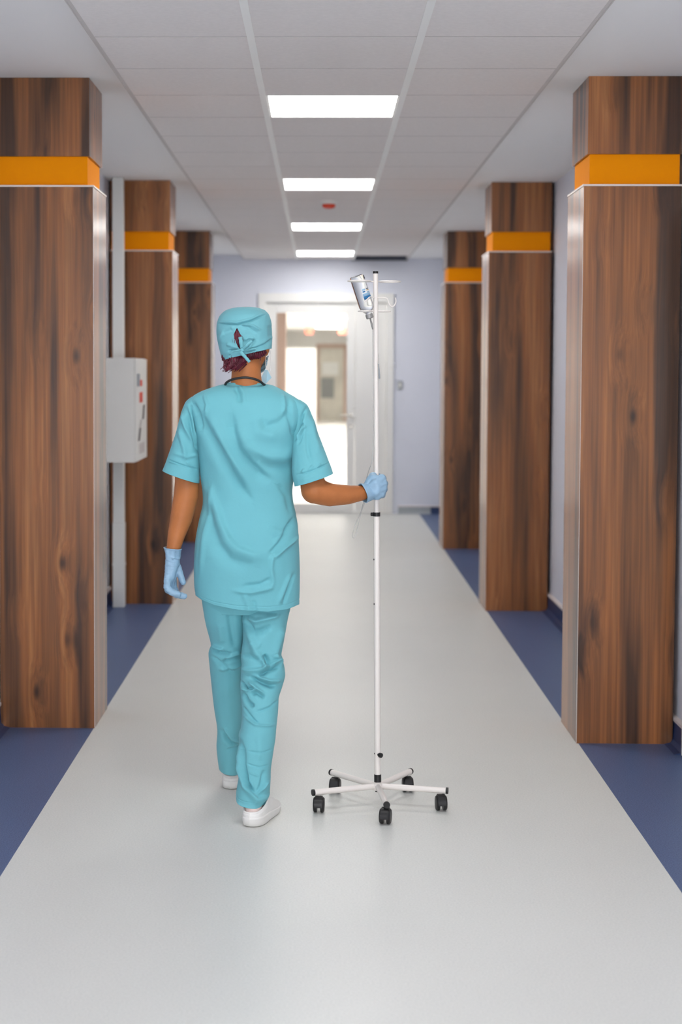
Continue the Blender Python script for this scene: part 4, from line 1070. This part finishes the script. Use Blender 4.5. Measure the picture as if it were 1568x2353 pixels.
# bottle baskets and hooks
def ringpts(c, r, a0, a1, n=30, ry=None): return [Vector((c[0]+r*math.cos(a0+(a1-a0)*k/n), c[1]+(ry or r)*math.sin(a0+(a1-a0)*k/n), c[2])) for k in range(n+1)]
zu = at(863, 646, 5.59).z; zm = at(863, 684, 5.59).z; zl = at(863, 716, 5.59).z
PT = pol(zu); wr = .0024
bot_a = at(819.5, 634, 5.585); bot_b = at(849.5, 727, 5.585)          # bottle base (up) and stopper
bx = (bot_b-bot_a).normalized()
def onax(z): return bot_a+bx*((z-bot_a.z)/bx.z)
def loopwire(name, c, r, z, frm):
    a0 = math.atan2(frm.y-c.y, frm.x-c.x)
    mb = MB(SO); mb.tube(ringpts((c.x, c.y, z), r, a0, a0+2*PI), wr, 8, caps=False)
    e = Vector((c.x+r*math.cos(a0), c.y+r*math.sin(a0), z)); mb.tube([e, Vector((frm.x, frm.y, z-.0)), ], wr, 8)
    return mb.build(name, mPole, st, smooth=True)
c = onax(zu); pu = pol(zu); loopwire('bottle_ring', Vector((at(826, 646, 5.585).x, 5.575, 0)), .040, zu-.001, pu)
cl = onax(zl); pl_ = pol(zl); loopwire('bottle_ring', Vector((at(840, 716, 5.585).x, 5.582, 0)), .024, zl+.001, pl_)
xr = at(921, 646, 5.59).x; loopwire('bottle_ring', Vector(((xr+pu.x+.012)/2, 5.60, 0)), (xr-pu.x-.012)/2, zu-.001, pu)
xr = at(898, 715, 5.59).x; loopwire('bottle_ring', Vector(((xr+pl_.x+.008)/2, 5.60, 0)), (xr-pl_.x-.008)/2, zl+.001, pl_)
mb = MB(SO); mb.tube(bez([pol(zm), at(880, 684, 5.585), at(889, 686, 5.58), at(893, 694, 5.58), at(897, 702, 5.58), at(902, 704.5, 5.58), at(908, 700, 5.58), at(910.5, 692, 5.58), at(909, 684, 5.58)], 6), .0021, 8); mb.build('hook', mPole, st, smooth=True)
mb = MB(SO); q2 = pol(zm); mb.tube(bez([q2, q2+Vector((-.012, -.022, .001)), q2+Vector((-.022, -.050, 0)), q2+Vector((-.033, -.058, -.010)), q2+Vector((-.040, -.060, -.016)), q2+Vector((-.046, -.060, -.004))], 6), .0021, 8); mb.build('hook', mPole, st, smooth=True)

# infusion bottle, hung upside down
L_ = (bot_b-bot_a).length
bt = empty('infusion_bottle', bot_b, label='clear infusion bottle with a blue label hanging upside down on the drip stand', cat='bottle')
br = px(16.5, 5.585)
mb = MB(bot_b); lathe(mb, bot_a, bx, [(.004, .001), (.002, br*.7), (0, br*.9), (.004, br), (.03, br), (L_*.74, br), (L_*.82, br*.9), (L_*.88, br*.62), (L_*.91, br*.42), (L_*.955, br*.40)], 40); mb.build('glass', mBottle, bt, angle=.9)
mb = MB(bot_b); lathe(mb, bot_a+bx*L_*.945, bx, [(0, br*.50), (.002, br*.52), (.014, br*.52), (.016, br*.4)], 28); mb.build('stopper', mCapGrey, bt, angle=.6)
sx_ = bx.orthogonal().normalized()
def label(name, t0, t1, a0, a1, mat, dr=.0004):
    """patch on the bottle wall; angle 0 faces the camera, + to the right"""
    fwd = Vector((0, -1, 0)); fwd = (fwd-bx*fwd.dot(bx)).normalized(); rt = Vector((1, 0, 0)); rt = (rt-bx*rt.dot(bx)-fwd*rt.dot(fwd)).normalized()
    V = []; n = 16
    for r_ in (br+dr, br+dr+.0003):
        for t_ in (t0, t1):
            for k in range(n+1):
                a_ = math.radians(a0+(a1-a0)*k/n); V.append(bot_a+bx*t_*L_+fwd*math.cos(a_)*r_+rt*math.sin(a_)*r_)
    m = n+1; Fc = []
    for k in range(n): Fc += [(k, k+1, m+k+1, m+k), (2*m+k, 3*m+k, 3*m+k+1, 2*m+k+1), (k, 2*m+k, 2*m+k+1, k+1), (m+k, m+k+1, 3*m+k+1, 3*m+k)]
    Fc += [(0, m, 3*m, 2*m), (n, 2*m+n, 3*m+n, m+n)]
    return MB(bot_b).add(V, Fc).build(name, mat, bt, smooth=True)
label('paper_label', .34, .62, -2, 88, mLabelW, .0003)
label('blue_stripe', .52, .60, 0, 87, mLabelB, .0008); label('pale_stripe', .46, .515, 0, 87, mLabelL, .0008)
label('print_line', .35, .38, 4, 30, mLabelL, .0008); label('print_line', .40, .43, 4, 26, mLabelB, .0008)
label('print_line', .35, .365, 42, 80, mLabelD, .0008); label('print_line', .385, .40, 38, 74, simple('label_ochre', srgb(205, 170, 110), .5, nscale=40, namp=.1), .0008); label('print_line', .43, .45, 38, 82, mLabelL, .0008)
label('base_print', .04, .12, 54, 76, mLabelD, .0008)

# infusion line running down the pole
IO = bot_b+bx*.012
il = empty('infusion_line', IO, label='thin clear infusion tube running down the pole and looping under the gloved hand', cat='tube')
MB(IO).tube([bot_b+bx*.006, at(855, 746, 5.580), at(857, 757, 5.578)], [.0022, .0036, .0022], 12).build('spike', mCapGrey, il, smooth=True)
pts = [at(*q_) for q_ in ((857, 757, 5.578), (857, 800, 5.574), (857.5, 880, 5.573), (858, 960, 5.573), (857, 1030, 5.573), (855.5, 1060, 5.573), (851, 1074, 5.578), (846.5, 1086, 5.60), (842, 1105, 5.612), (840, 1130, 5.612), (838, 1155, 5.600), (828, 1180, 5.580), (817, 1205, 5.575), (811, 1228, 5.573), (812, 1236, 5.573), (816, 1233, 5.573), (821, 1215, 5.573), (828, 1185, 5.575), (834, 1160, 5.60), (843, 1130, 5.625))]
MB(IO).tube(bez(pts, 8), .0013, 8).build('tubing', mTubing, il, smooth=True)
pts = [at(*q_) for q_ in ((867, 800, 5.6), (870, 815, 5.592), (871, 840, 5.586), (872, 868, 5.585), (869, 880, 5.586), (869.5, 920, 5.588), (869, 980, 5.588), (868, 1020, 5.60))]
MB(IO).tube(bez(pts, 6), .0010, 8).build('tubing', mTubing, il, smooth=True)
a = at(870.3, 836, 5.583); b = at(872.3, 870, 5.582)
mb = MB(IO); mb.tube([a, b], [.0022, .0032], 10); mb.build('roller_clamp', mSwitch, il, smooth=True)
